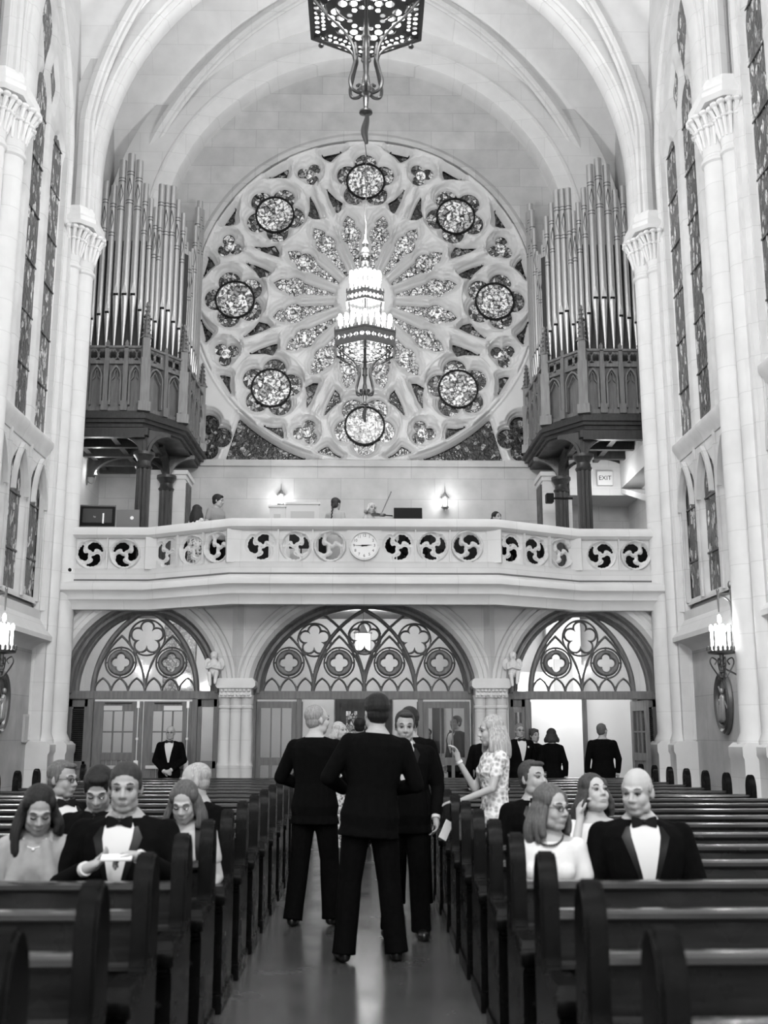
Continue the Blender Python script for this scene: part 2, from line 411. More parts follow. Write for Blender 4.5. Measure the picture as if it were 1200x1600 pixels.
# transverse arches over the piers
def tprof(t, w_):     # a = outwards from opening, b = along Y ; moulded soffit
    return [(t, -w_), (.16, -w_), (.13, -w_ + .05), (.10, -w_ + .05), (.06, -.2), (.03, -.2), (0, -.14), (0, .14), (.03, .2), (.06, .2), (.10, w_ - .05), (.13, w_ - .05), (.16, w_), (t, w_)]
for i, y in enumerate(PY[:6]):
    mb = MB(); P = parch2(5.3, 5.8, 12.45, zlow=11.55)
    mb.sweep([(x, y + .12, z) for x, z in P], [(-a, b_) for a, b_ in tprof(.75, .36)], (0, 1, 0)); mb.build('transverse_arch', STONE, ceil)
# rear arch in front of the rose wall
P = parch2(4.92, 5.02, 13.16, zlow=11.3)
MB().sweep([(x, 24.55, z) for x, z in P], [(-a, b_) for a, b_ in [(1.35, -.28), (.42, -.28), (.40, -.31), (.36, -.31), (.34, -.26), (.10, -.2), (.03, -.17), (0, -.1), (0, .4), (1.35, .4)]], (0, 1, 0)).build('rear_wall_arch', STONE, ceil)

# ---- side walls with tall windows
WC = [17.85, 13.4]
def win_outline(yc, hs=1.47):
    pts = [(yc - hs, 3.75)]
    for u, z in parch(-hs, hs, 12.35, 3.0, 12): pts.append((yc + u, z))
    return pts + [(yc + hs, 3.75)]
def side_wall(s, name):
    f = lambda u, v, w_: (s * w_, u, v)
    root = MB()
    holes = [win_outline(yc) for yc in WC]
    root.poly_hole([(-12, 3.3), (YD + .1, 3.3), (YD + .1, 19), (-12, 19)], holes, f, XW, .10)
    root.box(min(s * XW, s * (XW + .9)), max(s * XW, s * (XW + .9)), -12, 9.5, 3.3, 19)
    r = struct(name, root, STONE)
    MB().box(min(s * 5.85, s * 6.2), max(s * 5.85, s * 6.2), -12, YD, 0, 3.4).build('lower_wall', STONEL, r)
    # hood moulding and jamb shafts of each window
    for yc in WC:
        o = win_outline(yc, 1.52); m = MB()
        m.sweep([(s * XW, u, z) for u, z in o], [(0, .02), (-.05, .07), (-.09, .07), (-.1, 0), (-.14, 0), (-.17, .05), (-.21, .05), (-.23, 0), (-.23, -.2), (0, -.2)] if s > 0 else
                [(0, .02), (.05, .07), (.09, .07), (.1, 0), (.14, 0), (.17, .05), (.21, .05), (.23, 0), (.23, -.2), (0, -.2)], (-s, 0, 0)); m.build('window_surround', STONE, r)
        m = MB()     # sloped sill and string course between the piers
        sp = [(5.56, 3.22), (5.56, 3.3), (5.62, 3.38), (5.96, 3.95), (6.0, 3.0), (5.85, 3.05), (5.8, 3.12), (5.7, 3.18)]
        y0, y1 = (15.55, 19.95) if yc > 15 else (11.1, 15.5)
        m.prism(sp, lambda u, v, w_: (s * u, w_, v), y0, y1); m.build('sill', STONE, r)
    m = MB().prism([(5.56, 3.22), (5.56, 3.3), (5.62, 3.38), (5.96, 3.95), (6.0, 3.0), (5.85, 3.05), (5.7, 3.18)], lambda u, v, w_: (s * u, w_, v), -12, 11.1); m.build('sill', STONE, r)
    return r
side_wall(-1, 'wall_left'); side_wall(1, 'wall_right')
LU = [-1.1, 0, 1.1]
def win_fn(X, Z):
    D = np.full(X.shape, 9.)
    for u in LU:
        hw = .335
        lo = poly(X, Z, [(u - hw, 3.98), (u - hw, 5.75)] + [(p[0] + u, p[1]) for p in parch(-hw, hw, 5.75, .45, 6)][1:-1] + [(u + hw, 5.75), (u + hw, 3.98)])
        top = 12.3 if u else 12.9
        up = poly(X, Z, [(u - hw, 6.98), (u - hw, top)] + [(p[0] + u, p[1]) for p in parch(-hw, hw, top, .45, 6)][1:-1] + [(u + hw, top), (u + hw, 6.98)])
        D = np.minimum(D, np.minimum(lo, up))
    for u in (-.56, .56):
        D = np.minimum(D, poly(X, Z, [(u, 12.95), (u + .2, 13.5), (u * .96, 14.0), (u - .2, 13.5)]))
        D = np.minimum(D, circ(X, Z, u, 13.55, .2))
    D = np.minimum(D, poly(X, Z, [(-.36, 14.5), (-.2, 14.85), (0, 15.05), (.2, 14.85), (.36, 14.5), (.3, 14.15), (.12, 13.75), (0, 13.3), (-.12, 13.75), (-.3, 14.15)]))
    return D
wprof = [(0, .07), (.03, .045), (.05, .04), (.08, .01), (.10, 0)]
wmesh = tracery(-1.62, 1.62, 3.85, 15.6, .035, win_fn, wprof, lambda u, d, z: (d, u, z), ridge=lambda X, Z, D: .0 * D).mesh('window_tracery_mesh', 40)
gl = MB(); gl.box(.065, .085, -1.5, 1.5, 3.9, 15.3); glm = gl.mesh('leaded_glass')
tb = MB()          # transom with a crest of little cusped arches
tb.prism([(-.07, 6.86), (-.13, 6.8), (-.13, 6.72), (-.06, 6.62), (-.02, 6.5), (.06, 6.5), (.06, 6.9)], lambda u, v, w_: (u, w_, v), -1.47, 1.47)
for u in LU:
    L = parch(-.36, .36, 5.55, .82, 8)
    tb.sweep([(-.05, u + a, z) for a, z in L], [(-.035, -.04), (.035, -.04), (.035, .035), (-.035, .035)], (-1, 0, 0))
for u in (-.55, .55, -1.45, 1.45): tb.box(-.035, .05, u - .045, u + .045, 3.9, 6.6)
tbm = tb.mesh('window_transom'); bars = MB()
for u in LU:
    for k in range(9): bars.box(.045, .06, u - .34, u + .34, 4.6 + k * .001 + (k if k < 2 else k + .35) * .95, 4.63 + (k if k < 2 else k + .35) * .95)
barm = bars.mesh('glazing_bar'); n = 0
for yc in WC:
    for s in (-1, 1):
        n += 1; r = sroot('window_%d' % n); r.location = (s * 5.80, yc, 0)
        if s < 0: r.rotation_euler = (0, 0, pi)
        for nm, me, m in (('window_tracery', wmesh, STONEW), ('stained_glass', glm, GL_SIDE), ('transom', tbm, STONEW), ('glazing_bar', barm, IRON)): link(nm, me, m, r)
# clerestory darkness outside: a plain outer wall behind the glass
for s in (-1, 1): struct('wall_outer_' + ('left' if s < 0 else 'right'), MB().box(min(s * 6.6, s * 6.75), max(s * 6.6, s * 6.75), 9, 20.2, 0, 19), BLACK)

# ---- piers
def pier_mesh():
    """local: x towards the nave is -x, shafts at origin"""
    m = MB(); prof = [(.27, 1.42), (.27, 1.5), (.215, 1.62), (.215, 10.35), (.25, 10.38), (.25, 10.43), (.215, 10.46), (.24, 10.8), (.32, 11.15)]
    m.lathe(prof, (0, 0, 0), 24)
    for y in (-.36, .36): m.lathe([(r * .78 if r < .24 else r * .8, z) for r, z in prof], (.13, y, 0), 20)
    for y in (-.6, .6): m.lathe([(.06, 1.5), (.06, 12.2)], (.30, y, 0), 10)
    m.box(.08, .6, -.62, .62, 0, 11.5)
    return m
pm = pier_mesh().mesh('pier_shaft')
def cap_mesh():
    m = MB()
    oc = lambda x0, hy, c, z: [(x0 + c, -hy, z), (.55, -hy, z), (.55, hy, z), (x0 + c, hy, z), (x0, hy - c, z), (x0, -hy + c, z)]
    m.loft([oc(-.28, .62, .22, 11.22), oc(-.33, .67, .24, 11.28), oc(-.33, .67, .24, 11.36), oc(-.29, .63, .22, 11.42), oc(-.29, .63, .22, 11.5), oc(-.24, .6, .2, 11.6)])
    random.seed(3)
    for (cx, cy, r) in ((0, 0, .24), (.13, -.36, .19), (.13, .36, .19)):     # leaf carving
        for k in range(9):
            a = pi / 2 + pi * k / 8
            for (z0, dr, s_) in ((10.92, .05, .055), (11.12, .13, .07)):
                x = cx + (r + dr) * cos(a); y = cy + (r + dr) * sin(a)
                m.cap((cx + r * .95 * cos(a), cy + r * .95 * sin(a), z0 - .28), (x, y, z0), .02, s_ * .6, 6); m.ell((x, y, z0 + .01), (s_, s_, s_ * .7), 8)
    return m
cm = cap_mesh().mesh('capital'); b = MB()
b.prism([(-.34, 0), (-.34, .35), (-.29, .45), (-.29, 1.25), (-.31, 1.3), (-.31, 1.42), (-.24, 1.48), (.6, 1.48), (.6, 0)], lambda u, v, w_: (u, w_, v), -.3, .3)
for s in (-1, 1): b.prism([(-.14, 0), (-.14, .35), (-.09, .45), (-.09, 1.25), (-.12, 1.3), (-.12, 1.42), (-.05, 1.48), (.6, 1.48), (.6, 0)], lambda u, v, w_: (u, w_, v), .3 * s, .68 * s)
bm_ = b.mesh('pier_base'); n = 0
for y in PY:
    for s in (1, -1):
        n += 1; r = sroot('trim_%d' % n); r.location = (s * (XP + .22), y + .05, 0)
        if s < 0: r.rotation_euler = (0, 0, pi)
        for nm, me, m in (('pier_shaft', pm, STONE), ('capital', cm, CARVE), ('pier_base', bm_, STONE)): link(nm, me, m, r)

# ---- rear (gallery) chamber
def rect(x0, x1, z0, z1): return [(x0, z0), (x1, z0), (x1, z1), (x0, z1)]
RC = (0., 12.08); RR = 4.13
fy = lambda u, v, w_: (u, w_, v)
out = [(RC[0] + (RR + .02) * cos(a), RC[1] + (RR + .02) * sin(a)) for a in [pi * i / 48 for i in range(49)]] + [(-RR - .02, 7.92), (RR + .02, 7.92)]
mb = MB().poly_hole(rect(-XG, XG, 4.0, 19), [out], fy, YR, .3)
mb.sweep([(x, YR, z) for x, z in out[:49]], [(0, .04), (-.1, .06), (-.16, .03), (-.2, 0), (0, -.1)], (0, -1, 0))
mb.box(-4.3, 4.3, YR - .07, YR + .1, 7.78, 7.93)
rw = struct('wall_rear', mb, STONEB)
for s in (-1, 1):
    nm = 'left' if s < 0 else 'right'
    b = MB().box(min(s * XG, s * (XG + .3)), max(s * XG, s * (XG + .3)), 19.9, 25.2, 3.9, 19); g = struct('wall_gallery_' + nm, b, STONE)
    b = MB().box(min(s * (XP + .1), s * XG), max(s * (XP + .1), s * XG), 19.95, 20.4, 3.5, 19); b.build('pier_return', STONE, g)
struct('wall_beyond', MB().box(-8, 8, 25.6, 25.8, 0, 19), BLACK)
# rose
def unit(deg): return cos(math.radians(deg)), sin(math.radians(deg))
ROSE = []      # list of (kind, fn, glass info)
def rose_fn(X, Z):
    R = RR; D = np.full(X.shape, 9.); r = np.hypot(X, Z)
    for k in range(8):
        a = 90 + 45 * k; c, s_ = unit(a); cx, cz = .775 * R * c, .775 * R * s_
        D = np.minimum(D, foil(X, Z, cx, cz, 5, .113 * R, .066 * R, math.radians(a), .12 * R))
        b_ = a + 22.5; c, s_ = unit(b_); D = np.minimum(D, foil(X, Z, .885 * R * c, .885 * R * s_, 3, .041 * R, .036 * R, math.radians(b_ + 180)))
        for q in (-1, 1):
            def pt(rr, da): cc, ss = unit(b_ + q * da); return (rr * R * cc, rr * R * ss)
            D = np.minimum(D, poly(X, Z, [pt(.755, 4.3), pt(.70, 4.0), pt(.64, 4.4), pt(.585, 5.3), pt(.60, 8), pt(.645, 10.2), pt(.68, 7.3)]))
            D = np.minimum(D, poly(X, Z, [pt(.975, 6.5), pt(.978, 14.5), pt(.955, 11.5), pt(.925, 9.0), pt(.95, 7.3)]))
            c2, s2 = unit(b_ + q * 11.25)
            def pw(rr, t): return (R * (rr * c2 - t * s2), R * (rr * s2 + t * c2))
            D = np.minimum(D, poly(X, Z, [pw(.19, .008), pw(.41, .040), pw(.41, -.040), pw(.19, -.008)]))
            D = np.minimum(D, circ(X, Z, .43 * R * c2, .43 * R * s2, .060 * R))
            D = np.minimum(D, poly(X, Z, [pw(.478, .028), pw(.497, .040), pw(.52, .034), pw(.56, 0), pw(.52, -.034), pw(.497, -.040), pw(.478, -.028)]))
    for s_ in (-1, 1):
        D = np.minimum(D, foil(X, Z, s_ * .905 * R, -.85 * R, 4, .075 * R, .058 * R, 0))
        P = poly(X, Z, [(s_ * .73 * R, -.74 * R), (s_ * .80 * R, -.98 * R), (s_ * .28 * R, -.98 * R)]); D = np.minimum(D, np.maximum(P, 1.035 * R - r))
    return D
rprof = [(0, .27), (.035, .17), (.06, .165), (.095, .07), (.12, .065), (.16, 0)]
def rose_ridge(X, Z, D):
    R = RR; h = np.zeros(X.shape); r = np.hypot(X, Z)
    def rg(d, w_, hh): return hh * np.clip(1 - (d / w_) ** 2, 0, 1) ** .5
    h = np.maximum(h, rg(np.abs(r - .995 * R), .05, .06)); h = np.maximum(h, rg(np.abs(r - 1.02 * R), .03, .03)); h = np.maximum(h, rg(np.abs(r - .165 * R), .05, .05))
    for k in range(8):
        a = 90 + 45 * k; c, s_ = unit(a); h = np.maximum(h, rg(np.abs(np.hypot(X - .775 * R * c, Z - .775 * R * s_) - .208 * R), .035, .05))
        c, s_ = unit(a + 22.5); h = np.maximum(h, rg(np.abs(np.hypot(X - .885 * R * c, Z - .885 * R * s_) - .096 * R), .025, .04))
        for q in (-1, 1):      # flowing ribs from the hub round each great circle
            def pt(rr, da): cc, ss = unit(a + 22.5 + q * da); return (rr * R * cc, rr * R * ss)
            L = [pt(.17, 0), pt(.5, 0), pt(.58, 1.2), pt(.68, 1.8), pt(.78, 1.0)]
            h = np.maximum(h, rg(pline(X, Z, L), .035, .05))
            L = [pt(.5, 0), pt(.56, 4), pt(.585, 9), pt(.575, 15), pt(.565, 22.5)]
            h = np.maximum(h, rg(pline(X, Z, L), .035, .045))
        c, s_ = unit(a); h = np.maximum(h, rg(seg(X, Z, (.17 * R * c, .17 * R * s_), (.56 * R * c, .56 * R * s_)), .03, .03))
    return np.where(D > .05, h, 0)
rose = sroot('window_5'); rose.location = (RC[0], YR, RC[1])
tm = tracery(-RR - .08, RR + .08, -RR - .05, RR + .08, .021, rose_fn, rprof, lambda u, d, v: (u, d + .06, v), rose_ridge)
tm.build('stone_tracery', mat('rose_limestone', .62, .75, kind='plain', v2=.55, scale=1.5, bump=.08, spec=.3), rose, smooth=50)
def pane(name, c, r, m, y=.36, n=24, rz=None, parent=rose):
    mb = MB(); vs = [(c[0] + (r[0] if isinstance(r, tuple) else r) * cos(2 * pi * i / n), c[1] + (r[1] if isinstance(r, tuple) else r) * sin(2 * pi * i / n)) for i in range(n)]
    mb.prism(vs, fy, y, y + .015); return mb.build(name, m, parent)
for k in range(8):
    a = 90 + 45 * k; c, s_ = unit(a); p = (.775 * RR * c, .775 * RR * s_)
    g = pane('cinquefoil_glass', p, .2 * RR, GL_ROSE)
    q = pane('medallion', p, .112 * RR, GL_MED, .325, parent=g)
    MB().sweep([(p[0] + .114 * RR * cos(t), .32, p[1] + .114 * RR * sin(t)) for t in [2 * pi * i / 32 for i in range(32)]], [(-.02, -.02), (.02, -.02), (.02, .04), (-.02, .04)], (0, -1, 0), closed=True).build('medallion_ring', BLACK, g)
    c, s_ = unit(a + 22.5); p = (.885 * RR * c, .885 * RR * s_); g = pane('trefoil_glass', p, .09 * RR, GL_ROSE); pane('medallion', p, .03 * RR, GL_MED, .33, 14, parent=g)
    for q in (-1, 1):
        c2, s2 = unit(a + 22.5 + q * 11.25); T = lambda rr, t: (RR * (rr * c2 - t * s2), RR * (rr * s2 + t * c2))
        g = MB().prism([T(.19, .02), T(.42, .065), T(.5, .05), T(.56, 0), T(.5, -.05), T(.42, -.065), T(.19, -.02)], fy, .36, .375).build('petal_glass', mat('petal_glass', .6, .25, kind='glass', scale=13, ramp=[(0, .2), (.3, .55), (.6, .8), (.9, 1.)], lo=.5, lead=.05), rose)
        pane('medallion', T(.435, 0), .042 * RR, GL_MED, .335, 14, parent=g)
mb = MB(); mb.box(-RR - .05, RR + .05, .39, .41, -RR, RR + .05); mb.build('outer_glass', GL_DARK, rose)

# ---- wall and arches below the gallery
def ell_arch(cx, a, b_, z0, n=28): return [(cx + a * cos(pi * i / n), z0 + b_ * sin(pi * i / n)) for i in range(n + 1)]
ARC = [(-4.09, 1.45, 1.66), (.01, 2.07, 1.76), (4.11, 1.45, 1.66)]; ZS = 2.33
holes = []
for cx, a, b_ in ARC: holes.append([(cx + a, .0)] + ell_arch(cx, a, b_, ZS) + [(cx - a, .0)])
mb = MB(); o = [(-6.0, 0)]
for h in holes: o += h[::-1]
o += [(6.0, 0), (6.0, 4.4), (-6.0, 4.4)]
mb.poly_hole(o, [], fy, YD)
for h in holes:
    n = len(h); mb.add([(u, YD, v) for u, v in h] + [(u, YD + .9, v) for u, v in h], [(i, i + 1, i + 1 + n, i + n) for i in range(n - 1)])
wg = struct('wall_entrance', mb, STONE)
for i, (cx, a, b_) in enumerate(ARC):
    L = ell_arch(cx, a, b_, ZS); m = MB()
    m.sweep([(x, YD, z) for x, z in L], [(.02, -.02), (.10, -.09), (.2, -.09), (.22, -.04), (.27, -.04), (.30, -.1), (.34, -.1), (.36, 0), (.36, .1), (.02, .1)], (0, 1, 0)) if False else \
        m.sweep([(x, YD, z) for x, z in L], [(-.0, .0), (-.07, .09), (-.15, .10), (-.17, .05), (-.23, .05), (-.27, .1), (-.32, .08), (-.34, 0), (-.34, -.1), (0, -.1)], (0, -1, 0))
    m.build('arch_moulding', STONE, wg)
# gallery slab, seen from below, and its floor
mb = MB(); GP = [(-6.1, 19.98), (-3.98, 19.98), (-2.4, 19.08), (2.4, 19.08), (3.98, 19.98), (6.1, 19.98), (6.1, 25), (-6.1, 25)]
mb.prism(GP, lambda u, v, w_: (u, v, w_), 4.12, ZG); sl = struct('floor_gallery', mb, mat('gallery_floor', .12, .6)); sl['kind'] = 'structure'
# gallery front: plinth, parapet
FP = [(-5.66, 20.0), (-3.97, 20.0), (-2.35, 19.1), (2.35, 19.1), (3.97, 20.0), (5.66, 20.0)]
par = thing('gallery_balustrade', 'long pale stone balustrade of the organ gallery, pierced with swirling roundels', 'balustrade', (0, 0, 0))
def front_sweep(prof, name, path=FP, m=STONE, y=0):
    return MB().sweep([(x, yy, 0) for x, yy in path], prof, (0, 0, 1)).build(name, m, par)
# sd = N x t = left of travel = +y (inwards);  a<0 is towards the nave
front_sweep([(-.20, 4.30), (-.22, 4.26), (-.22, 4.18), (-.16, 4.14), (-.12, 4.08), (-.12, 4.02), (-.08, 3.98), (-.04, 3.92), (-.02, 3.84), (.2, 3.84), (.2, 4.36), (-.08, 4.36)], 'cornice')
front_sweep([(0, 4.34), (0, 4.56), (-.02, 4.6), (.14, 4.6), (.14, 4.34)], 'plinth')
front_sweep([(-.03, 5.17), (-.10, 5.22), (-.10, 5.3), (-.06, 5.37), (.2, 5.38), (.22, 5.3), (.18, 5.17)], 'coping')
def roundel(X, Z, cx, fl):
    x = (X - cx) * fl; z = Z; D = np.full(X.shape, 9.); 
    for k in range(3):
        a0 = pi / 2 + 2 * pi * k / 3
        for (r, da, rad) in ((.13, -.05, .058), (.155, .25, .068), (.18, .52, .058), (.195, .80, .045), (.205, 1.05, .034), (.212, 1.28, .022), (.10, .25, .042), (.07, .5, .024)):
            D = np.minimum(D, circ(x, z, r * cos(a0 + da), r * sin(a0 + da), rad))
    return D
bprof = [(0, .07), (.02, .035), (.035, .03), (.05, 0)]
def panel(P0, P1, cs, post0=True):
    P0 = Vector((P0[0], P0[1], 0)); P1 = Vector((P1[0], P1[1], 0)); L = (P1 - P0).length; t = (P1 - P0) / L; nn = Vector((-t.y, t.x, 0))
    fn = lambda X, Z: np.minimum.reduce([roundel(X, Z, c, 1 if i % 2 else -1) for i, c in enumerate(cs)])
    def rd(X, Z, D):
        h = np.zeros(X.shape)
        for i, c in enumerate(cs):
            r = np.hypot(X - c, Z); h = np.maximum(h, .035 * np.clip(1 - (np.abs(r - .262) / .022) ** 2, 0, 1) ** .5)
            h = np.where((r > .285), h - .03, h)
        return h
    m = tracery(0, L, -.29, .29, .0125, fn, bprof, lambda u, d, v: tuple(P0 + t * u + nn * d + Vector((0, 0, 4.885 + v))), rd, double=.14)
    m.build('pierced_panel', STONE, par)
    for i in range(len(cs) - 1):
        u = (cs[i] + cs[i + 1]) / 2; p = P0 + t * u; MB().obox((p.x - nn.x * .01, p.y - nn.y * .01, 4.885), (.022, .06, .58), math.atan2(t.y, t.x)).build('mullion', STONE, par)
panel((-5.5, 20.0), (-4.05, 20.0), [.42, 1.06]); panel((-3.85, 19.93), (-2.45, 19.155), [.22, .80, 1.38])
panel((-2.2, 19.1), (-.3, 19.1), [.36, .98, 1.59]); panel((.3, 19.1), (2.2, 19.1), [.31, .92, 1.54])
panel((2.45, 19.155), (3.85, 19.93), [.22, .80, 1.38]); panel((4.05, 20.0), (5.5, 20.0), [.39, 1.03])
for (x, y, w_, rz) in ((-5.6, 20.06, .25, 0), (-3.95, 20.03, .24, .25), (-2.33, 19.16, .26, .25), (0, 19.17, .62, 0), (2.33, 19.16, .26, -.25), (3.95, 20.03, .24, -.25), (5.6, 20.06, .25, 0)):
    MB().obox((x, y, 4.885), (w_, .16, .6), rz).build('post', STONE, par)
# clock
ck = thing('round_clock', 'round white clock with dark numerals at the middle of the gallery balustrade', 'clock', (0, 19.07, 4.885))
fd = MB(); fd.v = []; fd.lathe([(.235, -.02), (.235, .012)], (0, 0, 0), 40)
def faceY(mb): mb.v = [(x, -z, y) for x, y, z in mb.v]; return mb
faceY(fd).build('dial', mat('dial_white', .72, .4), ck)
MB().sweep([(.25 * cos(t), -.02, .25 * sin(t)) for t in [2 * pi * i / 48 for i in range(48)]], [(-.015, -.03), (.015, -.03), (.02, .03), (-.015, .03)], (0, -1, 0), closed=True).build('rim', STONE, ck)
GREY = mat('numeral_grey', .05, .5)
def text(s_, size, loc, m, parent, name='lettering', ext=.002):
    cu = bpy.data.curves.new('t', 'FONT'); cu.body = s_; cu.size = size; cu.extrude = ext; cu.align_x = 'CENTER'; cu.align_y = 'CENTER'
    o = bpy.data.objects.new('t', cu); C.objects.link(o); me = bpy.data.meshes.new_from_object(o.evaluated_get(bpy.context.evaluated_depsgraph_get())); bpy.data.objects.remove(o)
    me.materials.clear(); q = link(name, me, m, parent); q.location = loc; q.rotation_euler = (pi / 2, 0, 0); return q
for k in range(1, 13): a = pi / 2 - k * pi / 6; text(str(k), .072, (.182 * cos(a), -.016, .182 * sin(a)), GREY, ck, 'numeral')
def hand(ang, L, w_, nm): a = math.radians(ang); MB().prism([(-.05 * cos(a) - w_ * sin(a), -.05 * sin(a) + w_ * cos(a)), (L * cos(a), L * sin(a)), (-.05 * cos(a) + w_ * sin(a), -.05 * sin(a) - w_ * cos(a))], lambda u, v, w2: (u, w2, v), -.026, -.02).build(nm, BLACK, ck)
hand(179, .19, .011, 'minute_hand'); hand(5, .145, .016, 'hour_hand')

# ---- clustered columns between the arches, responds at the side
def col_cluster(cx, w_, n_, name, hz=0):
    r = sroot(name); m = MB(); R_ = w_ / n_ / 2 * 1.02
    for i in range(n_):
        x = cx + (i - (n_ - 1) / 2) * w_ / n_; m.lathe([(R_ * 1.25, 1.03), (R_ * 1.25, 1.06), (R_, 1.12), (R_, 2.05), (R_ * 1.15, 2.07), (R_ * 1.15, 2.1), (R_, 2.12), (R_ * 1.3, 2.3)], (x, YD - .04, 0), 16)
        m.lathe([(R_ * 1.35, 0), (R_ * 1.35, .2), (R_ * 1.2, .3), (R_ * 1.2, 1.0), (R_ * 1.3, 1.05)], (x, YD - .04, 0), 16)
    m.box(cx - w_ / 2, cx + w_ / 2, YD - .04, YD + .5, 0, 2.3); m.build('shaft', STONE, r)
    m = MB(); h = w_ / 2 + .06
    m.prism([(-h + .04, 2.42), (-h, 2.46), (-h, 2.54), (-h + .05, 2.6), (h - .05, 2.6), (h, 2.54), (h, 2.46), (h - .04, 2.42)], lambda u, v, q: (cx + u, q, v), YD - .26, YD + .4)
    m.box(cx - h + .07, cx + h - .07, YD - .2, YD + .3, 2.26, 2.44); random.seed(5)
    for i in range(int(w_ / .07)):
        x = cx - w_ / 2 + .05 + i * .07
        for z, rr in ((2.3, .028), (2.38, .034)): m.ell((x + random.uniform(-.01, .01), YD - .2 - rr * .5, z), (rr, rr, rr * .9), 8)
    m.build('capital', CARVE, r)
    return r
n = 20
for cx, w_, k in ((-2.33, .6, 3), (2.33, .6, 3), (-5.69, .3, 2), (5.71, .3, 2)):
    r = col_cluster(cx, w_, k, 'trim_%d' % n); n += 1
    if abs(cx) < 3: MB().prism([(-.11, 0), (0, -.14), (.11, 0)], lambda u, v, w2: (cx + u, YD + .01 + v, w2), 2.6, 4.15).build('wall_shaft', STONE, r)
# carved spandrel foliage
random.seed(11)
for s in (-1, 1):
    m = MB()
    for i in range(60):
        u = random.random(); v = random.random() * (1 - u * .9); x = 5.36 - u * .62; z = 4.0 - v * .55; r_ = random.uniform(.02, .045)
        m.ell((s * x, YD, z), (r_, .03, r_), 7)
    m.sweep([(s * 5.5, YD, 3.35), (s * 5.5, YD, 4.1), (s * 4.6, YD, 4.1)], [(-.012, -.01), (.012, -.01), (.012, .02), (-.012, .02)], (0, -1, 0))
    m.build('carved_foliage', CARVE, wg)
# ================================================================== ENTRANCE SCREENS
YW = YD + .38       # plane of the oak screens
def bars_fn(curves, solids, openings):
    def fn(X, Z):
        D = np.full(X.shape, -9.)
        for pts, hw in curves: D = np.maximum(D, hw - pline(X, Z, pts))
        for s_ in solids: D = np.maximum(D, -s_(X, Z))
        for s_ in openings: D = np.minimum(D, s_(X, Z))
        return D
    return fn
def ring(cx, cz, r, n=28): return [(cx + r * cos(2 * pi * i / n), cz + r * sin(2 * pi * i / n)) for i in range(n + 1)]
def screen_arch(idx, cx, a, b_, x0, n, name):
    """oak tracery in the arch head: n small lancets of pitch p from x0"""
    z0 = 2.36; p = .3155; cur = []; sol = []; opn = []
    for i in range(n): cur.append((parch(x0 + i * p, x0 + (i + 1) * p, z0, .27, 6), .019))
    cur.append(([(cx - a, z0), (cx + a, z0)], .03))
    for g in range(n // 3):
        u0 = x0 + g * 3 * p; um = u0 + 1.5 * p; cur.append((parch(u0, u0 + 3 * p, z0, 1.06, 10), .022))
        zc = z0 + .56; cur.append((ring(um, zc, .285), .016))
        sol.append(lambda X, Z, um=um, zc=zc: circ(X, Z, um, zc, .25)); opn.append(lambda X, Z, um=um, zc=zc: foil(X, Z, um, zc, 4, .088, .072, 0))
        for q in range(4): c_, s_ = cos(q * pi / 2), sin(q * pi / 2); cur.append(([(um + .24 * c_, zc + .24 * s_), (um + .29 * c_, zc + .29 * s_)], .014))
    bigs = [(x0 + 3 * p * g) for g in range(n // 3 - 1)]
    for u0 in bigs:
        um = u0 + 3 * p; cur.append((parch(u0 - .02, u0 + 6 * p + .02, z0, 1.56, 14), .052 if n == 6 else .036 if abs(um - cx) < .2 else .026))
        zc = z0 + (1.03 if abs(um - cx) < .2 else .99); R_ = .335 if n == 6 else .31; cur.append((ring(um, zc, R_), .017))
        ff = lambda X, Z, um=um, zc=zc, R_=R_: foil(X, Z, um, zc, 5, R_ * .56, R_ * .36, pi / 2, R_ * .5)
        sol.append(lambda X, Z, ff=ff, um=um, zc=zc, R_=R_: np.abs(ff(X, Z) - .002) - .019)
    inner = [(cx + (a - .02) * cos(pi * i / 30), z0 + (b_ - .02) * sin(pi * i / 30)) for i in range(31)]
    k = .84 if n == 6 else .915
    inn2 = [(cx + a * k * cos(pi * i / 30), z0 + b_ * (k + .04) * sin(pi * i / 30)) for i in range(31)]
    fr = lambda X, Z: poly(X, Z, inn2)          # outer arched frame = outside inn2
    base = bars_fn(cur, sol, [])
    def fn(X, Z):
        D = base(X, Z)
        for s_ in opn: D = np.minimum(D, s_(X, Z))
        return np.maximum(D, fr(X, Z))
    rt = sroot(name)
    tr = tracery(cx - a - .05, cx + a + .05, z0, z0 + b_ + .03, .0105, fn, [(0, .05), (.012, .02), (.03, 0)], lambda u, d, v: (u, YW + d - .02, v), double=.12)
    tr.build('oak_tracery', WOOD, rt, smooth=50)
    L = ell_arch(cx, a, b_, z0)
    MB().sweep([(x, YW, z) for x, z in L], [(.02, -.2), (-.02, -.2), (.05, -.16), (.10, -.15), (.12, -.08), (.17, -.08), (.2, -.02), (.2, .08), (-.05, .08)], (0, 1, 0) if False else (0, 1, 0)).build('arch_frame', WOOD, rt) if False else \
    MB().sweep([(x, YW, z) for x, z in L], [(-.02, .2), (.03, .2), (.07, .15), (.12, .15), (.14, .07), (.17, .04), (.17, -.08), (-.02, -.08)], (0, -1, 0)).build('arch_frame', WOOD, rt)
    MB().box(cx - a, cx + a, YW + .03, YW + .035, z0, z0 + b_).build('glass', CLEAR, rt)
    m = MB(); m.box(cx - a, cx + a, YW - .1, YW + .1, 2.24, 2.39)
    for s_ in (-1, 1): m.box(cx + s_ * a - .07, cx + s_ * a + .07, YW - .16, YW + .1, 0, 2.4)
    m.build('transom', WOOD, rt, bev=.01); return rt
sL = screen_arch(0, -4.09, 1.45, 1.64, -4.09 - 3 * .3155, 6, 'door_1')
sC = screen_arch(1, .01, 2.07, 1.74, .01 - 6 * .3155, 12, 'door_2')
